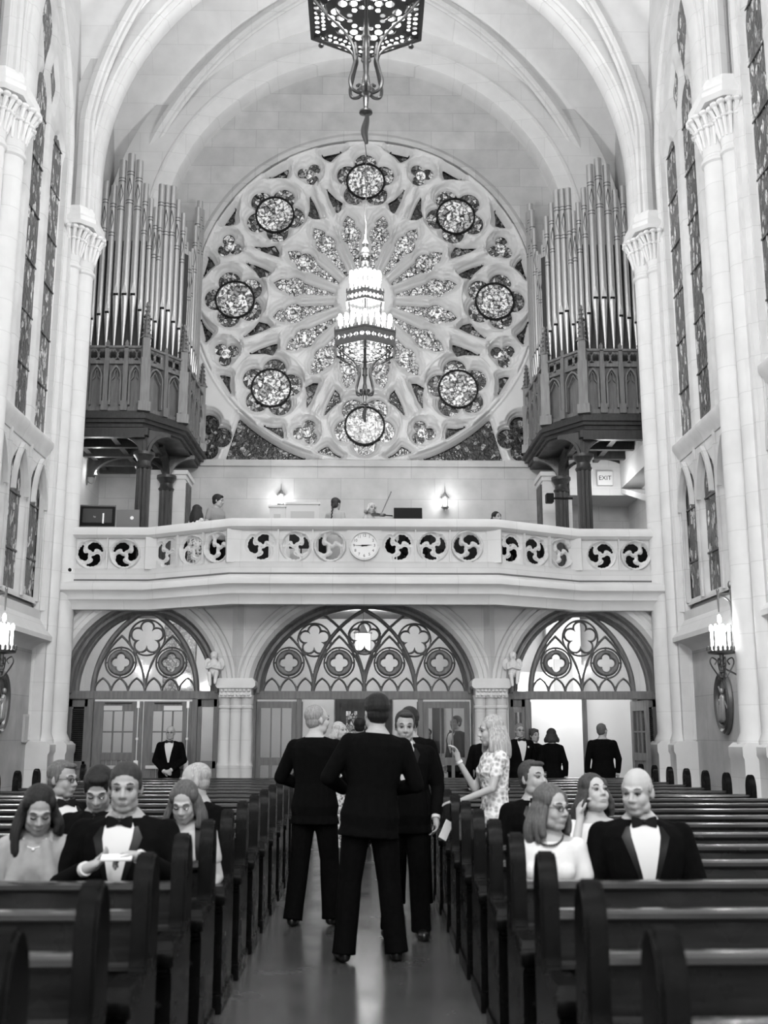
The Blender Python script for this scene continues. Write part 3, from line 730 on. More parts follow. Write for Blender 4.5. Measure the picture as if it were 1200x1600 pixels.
sR = screen_arch(2, 4.11, 1.45, 1.64, 4.11 - 3 * .3155, 6, 'door_3')
def leaf(parent, x0, x1, z0, z1, cols, rows, gz0, gz1, name='door_leaf', y=YW, th=.05, m=WOOD, hinge=None, rz=0, margin=.12, lower=True):
    """framed leaf with a glazed grid between gz0 and gz1, boarded below"""
    mb = MB(); W = x1 - x0; g0, g1 = margin, W - margin
    mb.box(0, g0, -th / 2, th / 2, z0, z1); mb.box(g1, W, -th / 2, th / 2, z0, z1); mb.box(g0, g1, -th / 2, th / 2, gz1, z1)
    mb.box(g0, g1, -th / 2, th / 2, gz0 - .14, gz0)
    if lower:
        k = max(2, int((g1 - g0) / .09)); 
        for i in range(k): u = g0 + (g1 - g0) * i / k; mb.box(u + .004, u + (g1 - g0) / k - .004, -th / 2 + .015, th / 2 - .015, z0 + .15, gz0 - .14)
        mb.box(g0, g1, -th / 2, th / 2, z0, z0 + .15)
    for i in range(1, cols): u = g0 + (g1 - g0) * i / cols; mb.box(u - .013, u + .013, -th / 2 + .005, th / 2 - .005, gz0, gz1)
    for i in range(1, rows): v = gz0 + (gz1 - gz0) * i / rows; mb.box(g0, g1, -th / 2 + .005, th / 2 - .005, v - .013, v + .013)
    o = mb.build(name, m, parent, bev=.004); hx = x0 if hinge != 'r' else x1
    o.location = (x0, y, 0)
    if rz:
        o.location = ((x0 if hinge != 'r' else x1) - (cos(rz) * (0 if hinge != 'r' else W)), y - (sin(rz) * (0 if hinge != 'r' else W)), 0); o.rotation_euler = (0, 0, rz)
    MB().box(g0, g1, -.003, .003, gz0, gz1).build('pane', CLEAR, o); return o
def pushbar(leafo, u0, u1):
    m = MB(); m.box(u0, u1, -.07, -.04, .98, 1.04); m.build('push_bar', mat('steel', .55, .3, metal=.9), leafo, bev=.005)
    m = MB(); s_ = u1 if u0 < .2 else u0; m.box(s_ - .04, s_ + .04, -.085, -.02, .95, 1.13); m.build('latch_case', mat('steel_light', .8, .4, metal=.3), leafo, bev=.008)
    m = MB(); m.cyl((s_, -.04, .1), (s_, -.04, 2.15), .008, n=6); m.box(s_ - .025, s_ + .025, -.06, -.02, 2.08, 2.2); m.box(s_ - .02, s_ + .02, -.06, -.02, 1.5, 1.54); m.build('latch_rod', mat('steel_light'), leafo)
def sidelight(parent, x0, x1, kind):
    mb = MB(); f = .07; mb.box(x0, x0 + f, YW - .03, YW + .03, 0, 2.24); mb.box(x1 - f, x1, YW - .03, YW + .03, 0, 2.24); mb.box(x0, x1, YW - .03, YW + .03, 2.1, 2.24)
    mb.box(x0, x1, YW - .03, YW + .03, .98, 1.12); mb.box(x0, x1, YW - .03, YW + .03, 0, .15); o = mb.build('side_panel', WOOD, parent, bev=.005)
    if kind == 'louver':
        l = MB()
        for i in range(26): z = 1.15 + i * .036; l.obox(((x0 + x1) / 2, YW, z), (x1 - x0 - 2 * f, .04, .008), M=Matrix.Rotation(.6, 3, 'X'))
        l.build('louver', DARKW, o); MB().box(x0 + f, x1 - f, YW, YW + .02, .15, .98).build('lower_panel', WOOD, o); MB().box(x0 + f, x1 - f, YW + .03, YW + .04, 1.1, 2.1).build('backing', BLACK, o)
    else:
        MB().box(x0 + f, x1 - f, YW, YW + .006, 1.12, 2.1).build('pane', CLEAR, o); MB().box(x0 + f, x1 - f, YW, YW + .006, .15, .98).build('pane', CLEAR, o)
# left screen
def post(parent, x, w_=.1): MB().box(x - w_ / 2, x + w_ / 2, YW - .09, YW + .06, 0, 2.26).build('post', WOOD, parent, bev=.01)
for x in (-5.06, -3.13): post(sL, x)
l1 = leaf(sL, -5.0, -4.1, 0, 2.2, 3, 2, 1.27, 2.02, margin=.17); l2 = leaf(sL, -4.08, -3.19, 0, 2.2, 3, 2, 1.27, 2.02, margin=.17)
pushbar(l1, .06, .82); pushbar(l2, .08, .82)
for o, u in ((l1, .18), (l2, .37)):
    MB().box(u, u + .34, -.034, -.026, 2.035, 2.12).build('plate', mat('brass_plate', .45, .4, metal=.6), o)
    m = MB(); m.cyl((.2, -.06, 2.17), (.7, -.06, 2.17), .012, n=6); m.build('door_closer', IRON, o)
sidelight(sL, -5.47, -5.11, 'louver'); sidelight(sL, -3.08, -2.72, 'glass')
# centre screen: fixed glazed wings, leaves stand open
for x in (-1.2, 1.06): post(sC, x, .09)
leaf(sC, -2.0, -1.25, 0, 2.2, 3, 1, 1.18, 2.08, margin=.09, lower=False); leaf(sC, 1.11, 1.98, 0, 2.2, 3, 1, 1.18, 2.08, margin=.1, lower=False)
for x0, x1 in ((-2.0, -1.25), (1.11, 1.98)):
    mb = MB(); g0 = x0 + .09; g1 = x1 - .09
    for i in (1, 2): u = g0 + (g1 - g0) * i / 3; mb.box(u - .03, u + .03, YW - .02, YW + .02, .2, 1.04)
    mb.box(g0, g1, YW - .025, YW + .025, 0, .22); mb.build('lower_rails', WOOD, sC); MB().box(g0, g1, YW, YW + .005, .2, 1.05).build('pane', CLEAR, sC)
leaf(sC, -1.16, -.1, 0, 2.2, 3, 1, 1.18, 2.08, y=YW + .05, rz=math.radians(97)); leaf(sC, .0, 1.02, 0, 2.2, 3, 1, 1.18, 2.08, y=YW + .05, rz=math.radians(-97), hinge='r')
# right screen: open doorway
for x in (3.06, 5.07): post(sR, x)
post(sR, 4.13, .07)
leaf(sR, 3.12, 4.08, 0, 2.2, 3, 2, 1.27, 2.02, y=YW + .05, rz=math.radians(100)); rl = leaf(sR, 4.16, 5.0, 0, 2.2, 3, 2, 1.27, 2.02, y=YW - .08, rz=math.radians(96), hinge='r')
sidelight(sR, 2.73, 3.02, 'glass'); sidelight(sR, 5.12, 5.48, 'louver')
# vestibule
vs_ = MB(); vs_.box(-6.2, 6.2, 24.2, 24.4, 0, 4.2)
vest = struct('wall_vestibule', vs_, mat('vestibule_plaster', .74, .8, kind='plain', v2=.68, scale=.8))
for s_ in (-1, 1):
    MB().box(min(s_ * 6.1, s_ * 6.3), max(s_ * 6.1, s_ * 6.3), 20.3, 24.4, 0, 4.2).build('side_wall', mat('vestibule_plaster'), vest)
    MB().box(s_ * 2.35 - .12, s_ * 2.35 + .12, 22.3, 24.3, 0, 4.15).build('partition', mat('vestibule_plaster'), vest)
# bright stair hall wall seen through the right doorway with a low step
b = MB(); b.box(3.96, 4.70, 23.6, 23.8, 0, 4.1); b.box(3.96, 4.70, 23.52, 23.6, 0, .12); b.box(3.3, 3.96, 23.3, 23.8, 0, 2.9); b.build('stair_wall', WHITE, vest)
b = MB(); b.box(-.62, .62, 24.12, 24.2, 0, 2.45); fr_ = b.build('inner_doorway', DARKW, vest)
for s_ in (-1, 1):
    b = MB(); b.box(min(s_ * .03, s_ * .5), max(s_ * .03, s_ * .5), 24.06, 24.12, 0, 2.3); d_ = b.build('inner_door', DARKW, vest)
    b = MB(); b.box(min(s_ * .14, s_ * .38), max(s_ * .14, s_ * .38), 24.05, 24.06, 1.2, 2.1); b.build('lattice_glass', mat('lattice_glass', .5, .3, kind='glass', scale=9, ramp=[(0, .2), (.4, .5), (.9, .9)], lo=.5), d_)
b = MB(); b.box(-4.4, -3.7, 24.12, 24.2, 2.4, 4.0); b.build('lattice_window', mat('lattice_window', .4, .3, kind='glass', scale=14, ramp=[(0, .12), (.5, .3), (.9, .4)], lo=.6), vest)
b = MB(); b.box(1.5, 1.75, 24.14, 24.2, 1.2, 2.2); b.build('notice_frame', DARKW, vest)
b = MB(); b.box(4.1, 4.5, 23.56, 23.6, 2.5, 3.2); b.build('wall_panel', mat('grey_panel', .45, .5), vest)
# vestibule lanterns
def lantern_hang(x, y, z, zt, label):
    t = thing('hanging_lantern', label, 'lantern', (x, y, z)); m = MB()
    m.lathe([(.13, -.22), (.17, -.2), (.17, -.18)], n=6); m.lathe([(.17, .16), (.19, .18), (.05, .34), (.02, .42)], n=6)
    for k in range(6): a = k * pi / 3; m.cyl((.16 * cos(a), .16 * sin(a), -.2), (.16 * cos(a), .16 * sin(a), .17), .008, n=5)
    m.cyl((0, 0, .4), (0, 0, zt - z), .01, n=5); m.build('lantern_frame', BRONZE, t)
    MB().lathe([(.15, -.18), (.15, .16)], n=6).build('lantern_glass', mat('lit_glass', 1, .5, emit=3.), t); return t
lantern_hang(-.02, 21.9, 3.42, 4.1, 'lit hexagonal lantern hanging behind the middle arch above the open doors')

# small wall items
t = thing('security_camera', 'small dark dome camera on the pale wall left of the balustrade', 'camera', (-5.42, 19.96, 4.56))
m = MB().lathe([(.055, 0), (.055, .03), (.05, .035)], n=20); m.v = [(x, -z, y) for x, y, z in m.v]; m.build('mount', WHITE, t); MB().ell((0, -.05, 0), (.042, .042, .042), 16).build('lens_dome', BLACK, t)
t = thing('wall_plate', 'small pale framed wall plate on the left wall near the pier', 'wall plate', (-5.84, 19.25, 1.7))
MB().box(-.01, .02, -.14, .14, -.24, .24).build('frame', mat('plate_frame', .6, .4, metal=.4), t, bev=.008); MB().box(.02, .026, -.1, .1, -.2, .2).build('face', mat('plate_face', .5, .6), t)
# stations of the cross: oval relief plaques
def oval(x, y, z, rz, label):
    t = thing('oval_plaque', label, 'plaque', (x, y, z), rz, 'oval relief plaques on the side walls')
    P = [(.31 * cos(q), 0, .44 * sin(q)) for q in [2 * pi * i / 48 for i in range(48)]]
    MB().sweep(P, [(-.07, .0), (-.06, .05), (-.02, .075), (.02, .05), (.035, .055), (.06, .02), (.07, 0)], (0, -1, 0), closed=True).build('frame', BRONZE, t)
    m = MB().prism([(.29 * cos(q), .42 * sin(q)) for q in [2 * pi * i / 40 for i in range(40)]], lambda u, v, w_: (u, w_, v), -.02, .0); m.build('ground', mat('plaque_ground', .06, .45, metal=.5), t)
    m = MB(); m.cap((0, -.03, -.25), (.03, -.04, .08), .07, .05, 10); m.ell((.04, -.05, .18), (.04, .04, .05), 10); m.cap((.0, -.05, .05), (-.13, -.05, -.03), .03, .02, 8); m.cap((-.14, -.03, -.28), (-.12, -.03, -.05), .05, .04, 8); m.ell((-.12, -.04, .02), (.035, .035, .045), 8)
    m.cyl((-.18, -.03, .26), (.2, -.03, -.1), .015, n=6); m.build('relief_figures', mat('plaque_relief', .35, .4, metal=.5), t); return t
oval(5.83, 17.72, 2.1, -pi / 2, 'oval bronze relief plaque on the right wall below the lit lantern'); oval(-5.83, 17.78, 2.1, pi / 2, 'oval bronze relief plaque on the left wall below the lantern')

# pier lanterns: cluster of lit candles on a scrolled bracket
def pier_lantern(s_, label):
    t = thing('wall_lantern', label, 'lantern', (s_ * 5.18, 15.76, 2.74), 0 if s_ > 0 else pi, 'candle lanterns on the piers')
    m = MB(); m.lathe([(.05, -.02), (.19, 0), (.2, .03), (.17, .05)], n=16)
    for k in range(18): a = 2 * pi * k / 18; m.lathe([(.018, .04), (.022, .08), (.004, .11)], (.19 * cos(a), .19 * sin(a), 0), 6)
    m.tube([(0, 0, -.02), (0, 0, -.2), (.01, 0, -.4), (.03, 0, -.52)], [.035, .028, .022, .01], 8)
    for z in (-.1, -.18, -.26, -.34): m.ell((0, 0, z), (.042, .042, .025), 10)
    for a in (0, pi / 2, pi, 1.5 * pi):
        L = smo([(.0, 0, -.40), (.09, 0, -.28), (.17, 0, -.14), (.15, 0, -.06), (.08, 0, -.1), (.11, 0, -.16)], 5); m.tube([(cos(a) * p.x, sin(a) * p.x, p.z) for p in L], .011, 6)
    m.build('candle_tray', IRON, t)
    m = MB(); L = smo([(.20, 0, .2), (.20, 0, .5), (.18, 0, .72), (.1, 0, .82), (0, 0, .84)], 6); m.tube(L, .016, 8); m.tube([(0, 0, .86), (.22, 0, .88)], .014, 8); m.box(.18, .24, -.02, .02, .1, .95)
    m.tube([(0, 0, .6), (0, 0, .9), (0, 0, 1.05)], [.01, .02, .004], 6); m.ell((0, 0, .92), (.025, .025, .03), 8); m.ell((.2, 0, 1.0), (.05, .05, .07), 8)
    m.tube([(.2, 0, -.3), (.0, 0, -.2)], .014, 6); m.build('bracket', BRONZE, t)
    for k in range(8):
        a = 2 * pi * k / 8; c = MB().cyl((.13 * cos(a), .13 * sin(a), .03), (.13 * cos(a), .13 * sin(a), .3), .018, n=8).build('candle', CANDLE, t)
        MB().ell((.13 * cos(a), .13 * sin(a), .36), (.028, .028, .06), 8).build('bulb', FLAME, c)
    c = MB().cyl((0, 0, .03), (0, 0, .42), .02, n=8).build('candle', CANDLE, t); MB().ell((0, 0, .5), (.03, .03, .07), 8).build('bulb', FLAME, c)
    return t
pier_lantern(1, 'lit candle lantern on a scrolled iron bracket at the right-hand pier'); pier_lantern(-1, 'lit candle lantern cut by the left picture edge')

# ================================================================== ORGANS
def organ(s_, side):
    t = thing('pipe_organ', 'tall pipe organ in a carved oak case on columns at the %s of the rose' % side, 'organ', (0, 0, ZG), 0, 'pipe organs flanking the rose window')
    X = lambda x: s_ * x            # coordinates below are those of the left organ (x<0); mirrored for the right
    P = [(-6.15, 21.62), (-4.56, 21.62), (-3.92, 22.5), (-3.87, 24.85)]
    def mp(u, v, w_): return (X(u), v, w_ - ZG)
    full = P + [(-6.15, 24.85)]
    def off(P_, d):          # offset the open polyline outward
        out = []
        for i, p in enumerate(P_):
            p = Vector(p); a = Vector(P_[i - 1]) if i else None; c = Vector(P_[i + 1]) if i < len(P_) - 1 else None
            n1 = n2 = None
            if a is not None: q = (p - a).normalized(); n1 = Vector((q.y, -q.x))
            if c is not None: q = (c - p).normalized(); n2 = Vector((q.y, -q.x))
            n_ = (n1 or n2) + (n2 or n1); n_.normalize(); k = 1 / max(.5, n_.dot(n1 or n2)); out.append((p.x + n_.x * d * k, p.y + n_.y * d * k))
        return out
    def slab(z0, z1, d, name, m=CASE):
        Q = off(P, d) + [(-6.15, 24.85)]; MB().prism(Q, mp, z0, z1).build(name, m, t)
    mb = MB()
    for z0, z1, d in ((7.78, 7.86, .02), (7.86, 7.93, .10), (7.93, 8.0, .16), (8.0, 8.06, .10), (8.06, 8.12, .05)): mb.prism(off(P, d) + [(-6.15, 24.85)], mp, z0, z1)
    mb.build('base_moulding', DARKW, t)
    mb = MB()      # soffit with beams
    mb.prism(off(P, -.03) + [(-6.15, 24.85)], mp, 7.72, 7.8)
    for y in (21.6, 22.4, 23.2, 24.0, 24.7): mb.box(min(X(-6.15), X(-4.5)), max(X(-6.15), X(-4.5)), y - .06, y + .06, 7.55 - ZG, 7.75 - ZG)
    for x in (-6.0, -5.2, -4.5): mb.box(X(x) - .06, X(x) + .06, 21.55, 24.8, 7.6 - ZG, 7.75 - ZG)
    mb.build('soffit', DARKW, t)
    mb = MB(); mb.prism(off(P, -.06) + [(-6.15, 24.85)], mp, 8.1, 9.18); mb.build('case_body', CASE, t)
    mb = MB(); mb.prism(off(P, .03) + [(-6.15, 24.85)], mp, 9.14, 9.2); mb.prism(off(P, .0) + [(-6.15, 24.85)], mp, 8.1, 8.22); mb.build('case_rail', CASE, t)
    # faces: blind lancets and pierced parapet
    for (A, B_, n_) in ((P[0], P[1], 4), (P[1], P[2], 2), (P[2], P[3], 4)):
        A = Vector(A); B_ = Vector(B_); L = (B_ - A).length; q = (B_ - A) / L; nn = Vector((q.y, -q.x)); pw = L / n_
        def fp(u, d, v): p = A + q * u - nn * d; return (X(p.x), p.y, v - ZG)
        mb = MB()
        for i in range(n_ + 1):
            u = min(max(i * pw, .05), L - .05)
            for (hw, d, z0, z1) in ((.05, -.06, 8.12, 9.2), (.07, -.09, 8.12, 8.32), (.04, -.05, 9.2, 9.5)):
                mb.prism([(u - hw, .06), (u - hw, d), (u + hw, d), (u + hw, .06)], lambda a, c, w_: fp(a, c, w_), z0, z1)
            if 0 < i < n_:    # small finial on the parapet
                m2 = fp(u, -.02, 9.5); mb.tube([m2, (m2[0], m2[1], m2[2] + .1), (m2[0], m2[1], m2[2] + .17)], [.035, .045, .004], 6)
        for i in range(n_):
            u0 = i * pw + .09; u1 = (i + 1) * pw - .09; um = (u0 + u1) / 2
            L_ = [(u0, 8.25), (u0, 8.85)] + parch(u0, u1, 8.85, .24, 6)[1:-1] + [(u1, 8.85), (u1, 8.25)]
            pr = [(-.018, -.02), (.018, -.02), (.018, .05), (-.018, .05)]
            mb.sweep([fp(a, .0, c) for a, c in L_], pr, Vector((X(nn.x) if True else 0, nn.y, 0)))
            k_ = [(a, c) for a, c in [(u0 + .02, 8.8), (u0 + .07, 8.86), (um - .03, 8.98), (um, 9.03), (um + .03, 8.98), (u1 - .07, 8.86), (u1 - .02, 8.8)]]
            mb.sweep([fp(a, .02, c) for a, c in k_], [(-.01, -.01), (.01, -.01), (.01, .03), (-.01, .03)], Vector((X(nn.x), nn.y, 0)))
        mb.build('panel_tracery', CASE, t)
        def fn(U, Z):
            D = np.full(U.shape, 9.)
            for i in range(n_):
                c = (i + .5) * pw; h = min(pw / 2, .21)
                for k in (-1, 1):
                    D = np.minimum(D, foil(U, Z, c + k * h * .46, 9.35, 4, .045, .038, pi / 4))
                D = np.minimum(D, poly(U, Z, [(c - .035, 9.46), (c, 9.41), (c + .035, 9.46)])); D = np.minimum(D, poly(U, Z, [(c - .035, 9.24), (c, 9.29), (c + .035, 9.24)]))
            return D
        tracery(0, L, 9.18, 9.5, .012, fn, [(0, .03), (.012, .0)], lambda u, d, v: fp(u, d, v), double=.06).build('parapet', CASE, t, smooth=50)
        mb = MB(); mb.prism([(0, .03), (0, -.05), (L, -.05), (L, .03)], lambda a, c, w_: fp(a, c, w_), 9.48, 9.53); mb.build('parapet_rail', CASE, t)
    # corner buttresses with crocketed pinnacles
    for (x, y), h in ((P[1], 10.5), (P[2], 10.35), (P[3], 10.3)):
        mb = MB(); c = (X(x), y, 0); rot = pi / 4
        for r_, z0, z1 in ((.17, 8.1, 8.3), (.13, 8.3, 9.25), (.10, 9.25, 9.75)):
            mb.obox((c[0], c[1] - .02, (z0 + z1) / 2 - ZG), (r_ * 1.5, r_ * 1.5, z1 - z0), .35 * s_)
        mb.tube([(c[0], c[1] - .02, 9.7 - ZG), (c[0], c[1] - .02, 9.78 - ZG), (c[0], c[1] - .02, h - ZG)], [.14, .075, .012], 4)
        z = 9.8
        while z < h - .1:
            r_ = .075 * (1 - (z - 9.78) / (h - 9.78)) + .02
            for k in range(4): a = k * pi / 2 + pi / 4; mb.ell((c[0] + cos(a) * r_, c[1] - .02 + sin(a) * r_, z - ZG), (.024, .024, .02), 6)
            z += .1
        mb.ell((c[0], c[1] - .02, h - ZG - .04), (.035, .035, .05), 8); mb.build('pinnacle', CASE, t)
    # pipes
    def pipe(x, y, r, zt, zm, lean=0):
        zf = 9.55; mb = MB(); n_ = 14
        mb.lathe([(.015, zf - ZG), (r * .96, zm - ZG), (r, zm + .02 - ZG), (r, zt - ZG), (r * .88, zt - ZG), (r * .88, zt - .1 - ZG)], (X(x), y, 0), n_)
        o = mb.build('pipe', PIPE, t)
        m2 = MB(); band = [(r * 1.03, 0), (r * 1.03, .015)]
        for dz in (.45, .52, 1.12, 1.19): m2.lathe([(r * 1.012, zt - dz - ZG), (r * 1.012, zt - dz + .018 - ZG)], (X(x), y, 0), n_)
        for q_ in range(2):   # stencilled lozenge
            pts = []
            for (a_, dz) in ((0, .6), (.55, .82), (0, 1.04), (-.55, .82), (0, .6)):
                ph = -pi / 2 + a_ * 1.0 + (-s_) * 0; pts.append((X(x) + r * 1.02 * cos(ph), y + r * 1.02 * sin(ph), zt - dz - ZG))
        m2.tube(pts, .009, 4); m2.build('stencil_band', PIPED, o)
        m3 = MB(); m3.box(X(x) - r * .62, X(x) + r * .62, y - r * 1.06, y - r * .5, zm + .04 - ZG, zm + .085 - ZG); m3.build('mouth', BLACK, o)
        m3 = MB(); k = r * .6; yy = y - r * 1.0
        m3.prism([(-k, 0), (k, 0), (0, .26)], lambda u, v, w_: (X(x) + u, w_ + v * .05, zm + .09 + v - ZG), yy - .01, yy + .02); m3.build('upper_lip', mat('pipe_lip', .75, .3, metal=.6), o)
    F1 = [(-6.05, .055, 12.2, 10.15), (-5.93, .055, 12.6, 10.1), (-5.79, .058, 13.0, 10.15), (-5.64, .062, 13.4, 10.25), (-5.47, .066, 13.3, 10.3), (-5.30, .08, 13.9, 10.7), (-5.12, .085, 14.05, 10.7), (-4.94, .08, 13.9, 10.7), (-4.78, .062, 13.35, 10.35), (-4.65, .055, 13.0, 10.2), (-4.54, .05, 12.8, 10.15), (-4.44, .05, 12.75, 10.1)]
    for x, r, zt, zm in F1: pipe(x, 21.88, r, zt, zm)
    for i, (r, zt, zm) in enumerate([(.07, 13.4, 10.55), (.07, 13.45, 10.5), (.075, 13.5, 10.5), (.065, 13.25, 10.3), (.055, 13.0, 10.2)]):
        f_ = i / 4; pipe(-4.46 + f_ * .40, 22.0 + f_ * .55, r, zt, zm)
    for i, (r, zt) in enumerate([(.05, 12.75), (.05, 12.5), (.05, 12.4), (.05, 12.5), (.055, 12.7), (.06, 13.4), (.07, 14.0), (.075, 14.3), (.075, 14.2)]):
        pipe(-4.04 + .02 * (i > 4), 22.72 + i * .25, r, zt, 10.3)
    # backing frame behind the pipes
    mb = MB(); mb.box(min(X(-6.1), X(-4.6)), max(X(-6.1), X(-4.6)), 22.05, 22.15, 9.1 - ZG, 12.1 - ZG); mb.obox((X(-4.2), 22.45, 10.6 - ZG), (.06, .8, 3.0), -.6 * (s_ if s_ > 0 else s_)); mb.box(min(X(-4.08), X(-4.02)), max(X(-4.08), X(-4.02)), 22.8, 24.8, 9.1 - ZG, 12.1 - ZG); mb.build('pipe_rack', mat('pipe_rack', .03, .6), t)
    # clustered columns and curved brackets
    def column(x, y, name='column'):
        mb = MB()
        for k in range(8):
            a = k * pi / 4 + pi / 8; mb.lathe([(.06, 0), (.06, .12), (.045, .2), (.045, 2.5), (.05, 2.55)], (X(x) + .105 * cos(a), y + .105 * sin(a), 0), 10)
        mb.lathe([(.21, 0), (.21, .12), (.13, .2), (.12, 2.5), (.16, 2.52), (.18, 2.56), (.15, 2.6), (.14, 2.68), (.18, 2.75), (.22, 2.8), (.22, 2.86)], (X(x), y, 0), 16); mb.build(name, DARKW, t)
        return (x, y)
    def bracket(x0, y0, x1, y1, L_, full_=False):
        A = Vector((X(x0), y0)); B_ = Vector((X(x1), y1)); q = (B_ - A).normalized(); nn = Vector((q.y, -q.x, 0)); z0 = 2.84; z1 = 3.36
        mb = MB(); inner = [(.06 + (L_ - .06) * (1 - cos(pi / 2 * i / 10)), z0 + (z1 - z0 - .06) * sin(pi / 2 * i / 10)) for i in range(11)]
        poly_ = [(-.05, z0), ] + inner + [(L_, z1), (-.05, z1)]
        f_ = lambda u, v, w_: (A.x + q.x * u + nn.x * w_, A.y + q.y * u + nn.y * w_, v)
        mb.prism(poly_, f_, -.035, .035)
        mb.sweep([f_(u, v, 0) for u, v in inner], [(-.03, -.07), (.03, -.07), (.03, .07), (-.03, .07)], nn); mb.build('bracket', DARKW, t)
    c1 = (-4.52, 21.72); c2 = (-4.42, 23.75)
    column(*c1); column(*c2)
    bracket(*c1, -6.1, 21.72, .82); bracket(*c1, c1[0], 24, .95); bracket(*c2, c2[0], 21, .95); bracket(*c1, -3.8, 22.3, .55); bracket(*c2, -3.6, 23.9, .6); bracket(*c2, -6.1, 23.75, .82)
    bracket(-6.12, 21.72, -4.5, 21.72, .8); bracket(-6.12, 23.75, -4.5, 23.75, .8)
    return t
organ(1, 'left'); organ(-1, 'right')
# ================================================================== GALLERY FURNITURE
def wall_sconce(x, y, z, label, rz=0, style='lantern'):
    t = thing('wall_sconce', label, 'sconce', (x, y, z), rz)
    m = MB()
    if style == 'lantern':
        m.lathe([(.05, -.2), (.09, -.17), (.09, -.15)], (0, -.12, 0), 8); m.lathe([(.09, .06), (.1, .08), (.03, .17), (.012, .2), (.004, .34)], (0, -.12, 0), 8)
        for k in range(4): a = k * pi / 2 + .78; m.cyl((.08 * cos(a), -.12 + .08 * sin(a), -.16), (.08 * cos(a), -.12 + .08 * sin(a), .07), .008, n=5)
        m.box(-.02, .02, -.1, .0, -.19, -.15); m.cyl((0, -.12, -.2), (0, -.12, -.26), .012, n=6)
        m.build('frame', BRONZE, t); MB().cyl((0, -.12, -.14), (0, -.12, .05), .03, n=8).build('bulb', FLAME, t)
    else:
        m.ell((0, -.02, -.1), (.04, .02, .12), 10); m.tube(smo([(0, -.03, -.12), (0, -.12, -.18), (0, -.2, -.1), (0, -.2, 0)], 5), .012, 6); m.lathe([(.05, 0), (.06, .02), (.03, .03)], (0, -.2, 0), 10)
        m.build('arm', BRONZE, t); MB().cyl((0, -.2, .02), (0, -.2, .14), .018, n=8).build('candle', CANDLE, t); MB().ell((0, -.2, .18), (.025, .025, .05), 8).build('bulb', FLAME, t)
    return t
wall_sconce(-1.94, YR, 7.0, 'lit wall lantern on the rear wall behind the pale panels, left of the braided woman')
wall_sconce(1.88, YR, 6.95, 'lit brass wall lantern on the rear wall between the music stand and the dark-haired head')
wall_sconce(-XG, 23.72, 7.25, 'small curved candle sconce on the side wall under the left organ', pi / 2, 'arm')
# exit sign on its bulkhead
b = MB(); b.box(4.6, XG, 23.7, 24.9, 6.85, 7.72); b.box(5.75, XG, 21.2, 23.7, 7.0, 7.72); g = MB()
bh = struct('trim_30', b, STONE)
b = MB(); b.prism([(21.4, 6.2), (24.0, 7.0), (24.0, 7.1), (21.4, 6.35)], lambda u, v, w_: (w_, u, v), 5.75, XG); b.build('sloping_string', STONE, bh)
t = thing('exit_sign', 'white lit exit sign on the bulkhead under the right organ', 'sign', (5.38, 23.62, 7.22))
MB().box(-.17, .17, -.03, .06, -.16, .16).build('box', mat('sign_box', .55, .5, emit=.05), t, bev=.006); text('EXIT', .14, (0, -.034, 0), mat('sign_letters', .02, .5, spec=.1), t)
# closets / pilasters against the rear wall
for s_, x0, x1 in ((-1, -5.0, -4.05), (1, 4.05, 4.7)):
    b = MB(); b.box(x0, x1, 24.0, YR, ZG, 7.35); b.box(x0 - .06, x1 + .06, 23.93, YR, 7.35, 7.45); b.box(x0 - .02, x1 + .02, 23.97, YR, 7.25, 7.35)
    c = struct('trim_%d' % (31 if s_ < 0 else 32), b, STONE)
    xx = x1 if s_ < 0 else x0; MB().box(min(xx, xx - s_ * .03), max(xx, xx - s_ * .03), 24.15, 24.75, ZG, 7.2).build('dark_door', DARKW, c)
# pale panelled screens
t = thing('panelled_screen', 'pale panelled screen standing in the gallery left of the braided woman', 'screen', (-1.4, 21.6, ZG))
PALEW = mat('pale_painted_wood', .55, .5); PALEP = mat('pale_panel_field', .42, .5)
for nm, x0, x1, zt in (('wide_panel', -.18, .48, 1.78), ('narrow_panel', -.52, -.2, 1.72)):
    b = MB(); b.box(x0, x1, -.03, .03, 0, zt); b.box(x0 - .02, x1 + .02, -.05, .05, zt - .02, zt + .03); o = b.build(nm, PALEW, t, bev=.004); MB().box(x0 + .09, x1 - .09, -.035, -.03, .5, zt - .16).build('field', PALEP, o)
# music stand, monitor, organ console
t = thing('music_stand', 'black music stand desk showing above the balustrade right of the clock', 'music stand', (.83, 20.25, ZG))
b = MB(); b.obox((0, 0, 1.28), (.54, .02, .3), M=Matrix.Rotation(-.2, 3, 'X')); b.build('desk', BLACK, t, bev=.004); b = MB(); b.cyl((0, .04, .2), (0, .03, 1.2), .013); b.build('pole', BLACK, t)
for k in range(3): a = 2 * pi * k / 3 + .5; MB().cyl((0, .04, .2), (.3 * cos(a), .04 + .3 * sin(a), .01), .01, n=6).build('leg', BLACK, t)
for x, y in ((-1.2, 20.4), (1.5, 20.5)):
    t = thing('music_stand', 'thin black music stand seen through the roundels %s of the clock' % ('left' if x < 0 else 'right'), 'music stand', (x, y, ZG))
    MB().obox((0, 0, .8), (.45, .02, .3), M=Matrix.Rotation(-.2, 3, 'X')).build('desk', BLACK, t); MB().cyl((0, .04, .2), (0, .03, .75), .013).build('pole', BLACK, t)
    for k in range(3): a = 2 * pi * k / 3 + .5; MB().cyl((0, .04, .2), (.3 * cos(a), .04 + .3 * sin(a), .01), .01, n=6).build('leg', BLACK, t)
t = thing('desk', 'dark desk behind the left end of the balustrade under the monitor', 'desk', (-5.0, 20.75, ZG))
MB().box(-.75, .75, -.3, .3, 1.02, 1.06).build('desktop', DARKW, t, bev=.004)
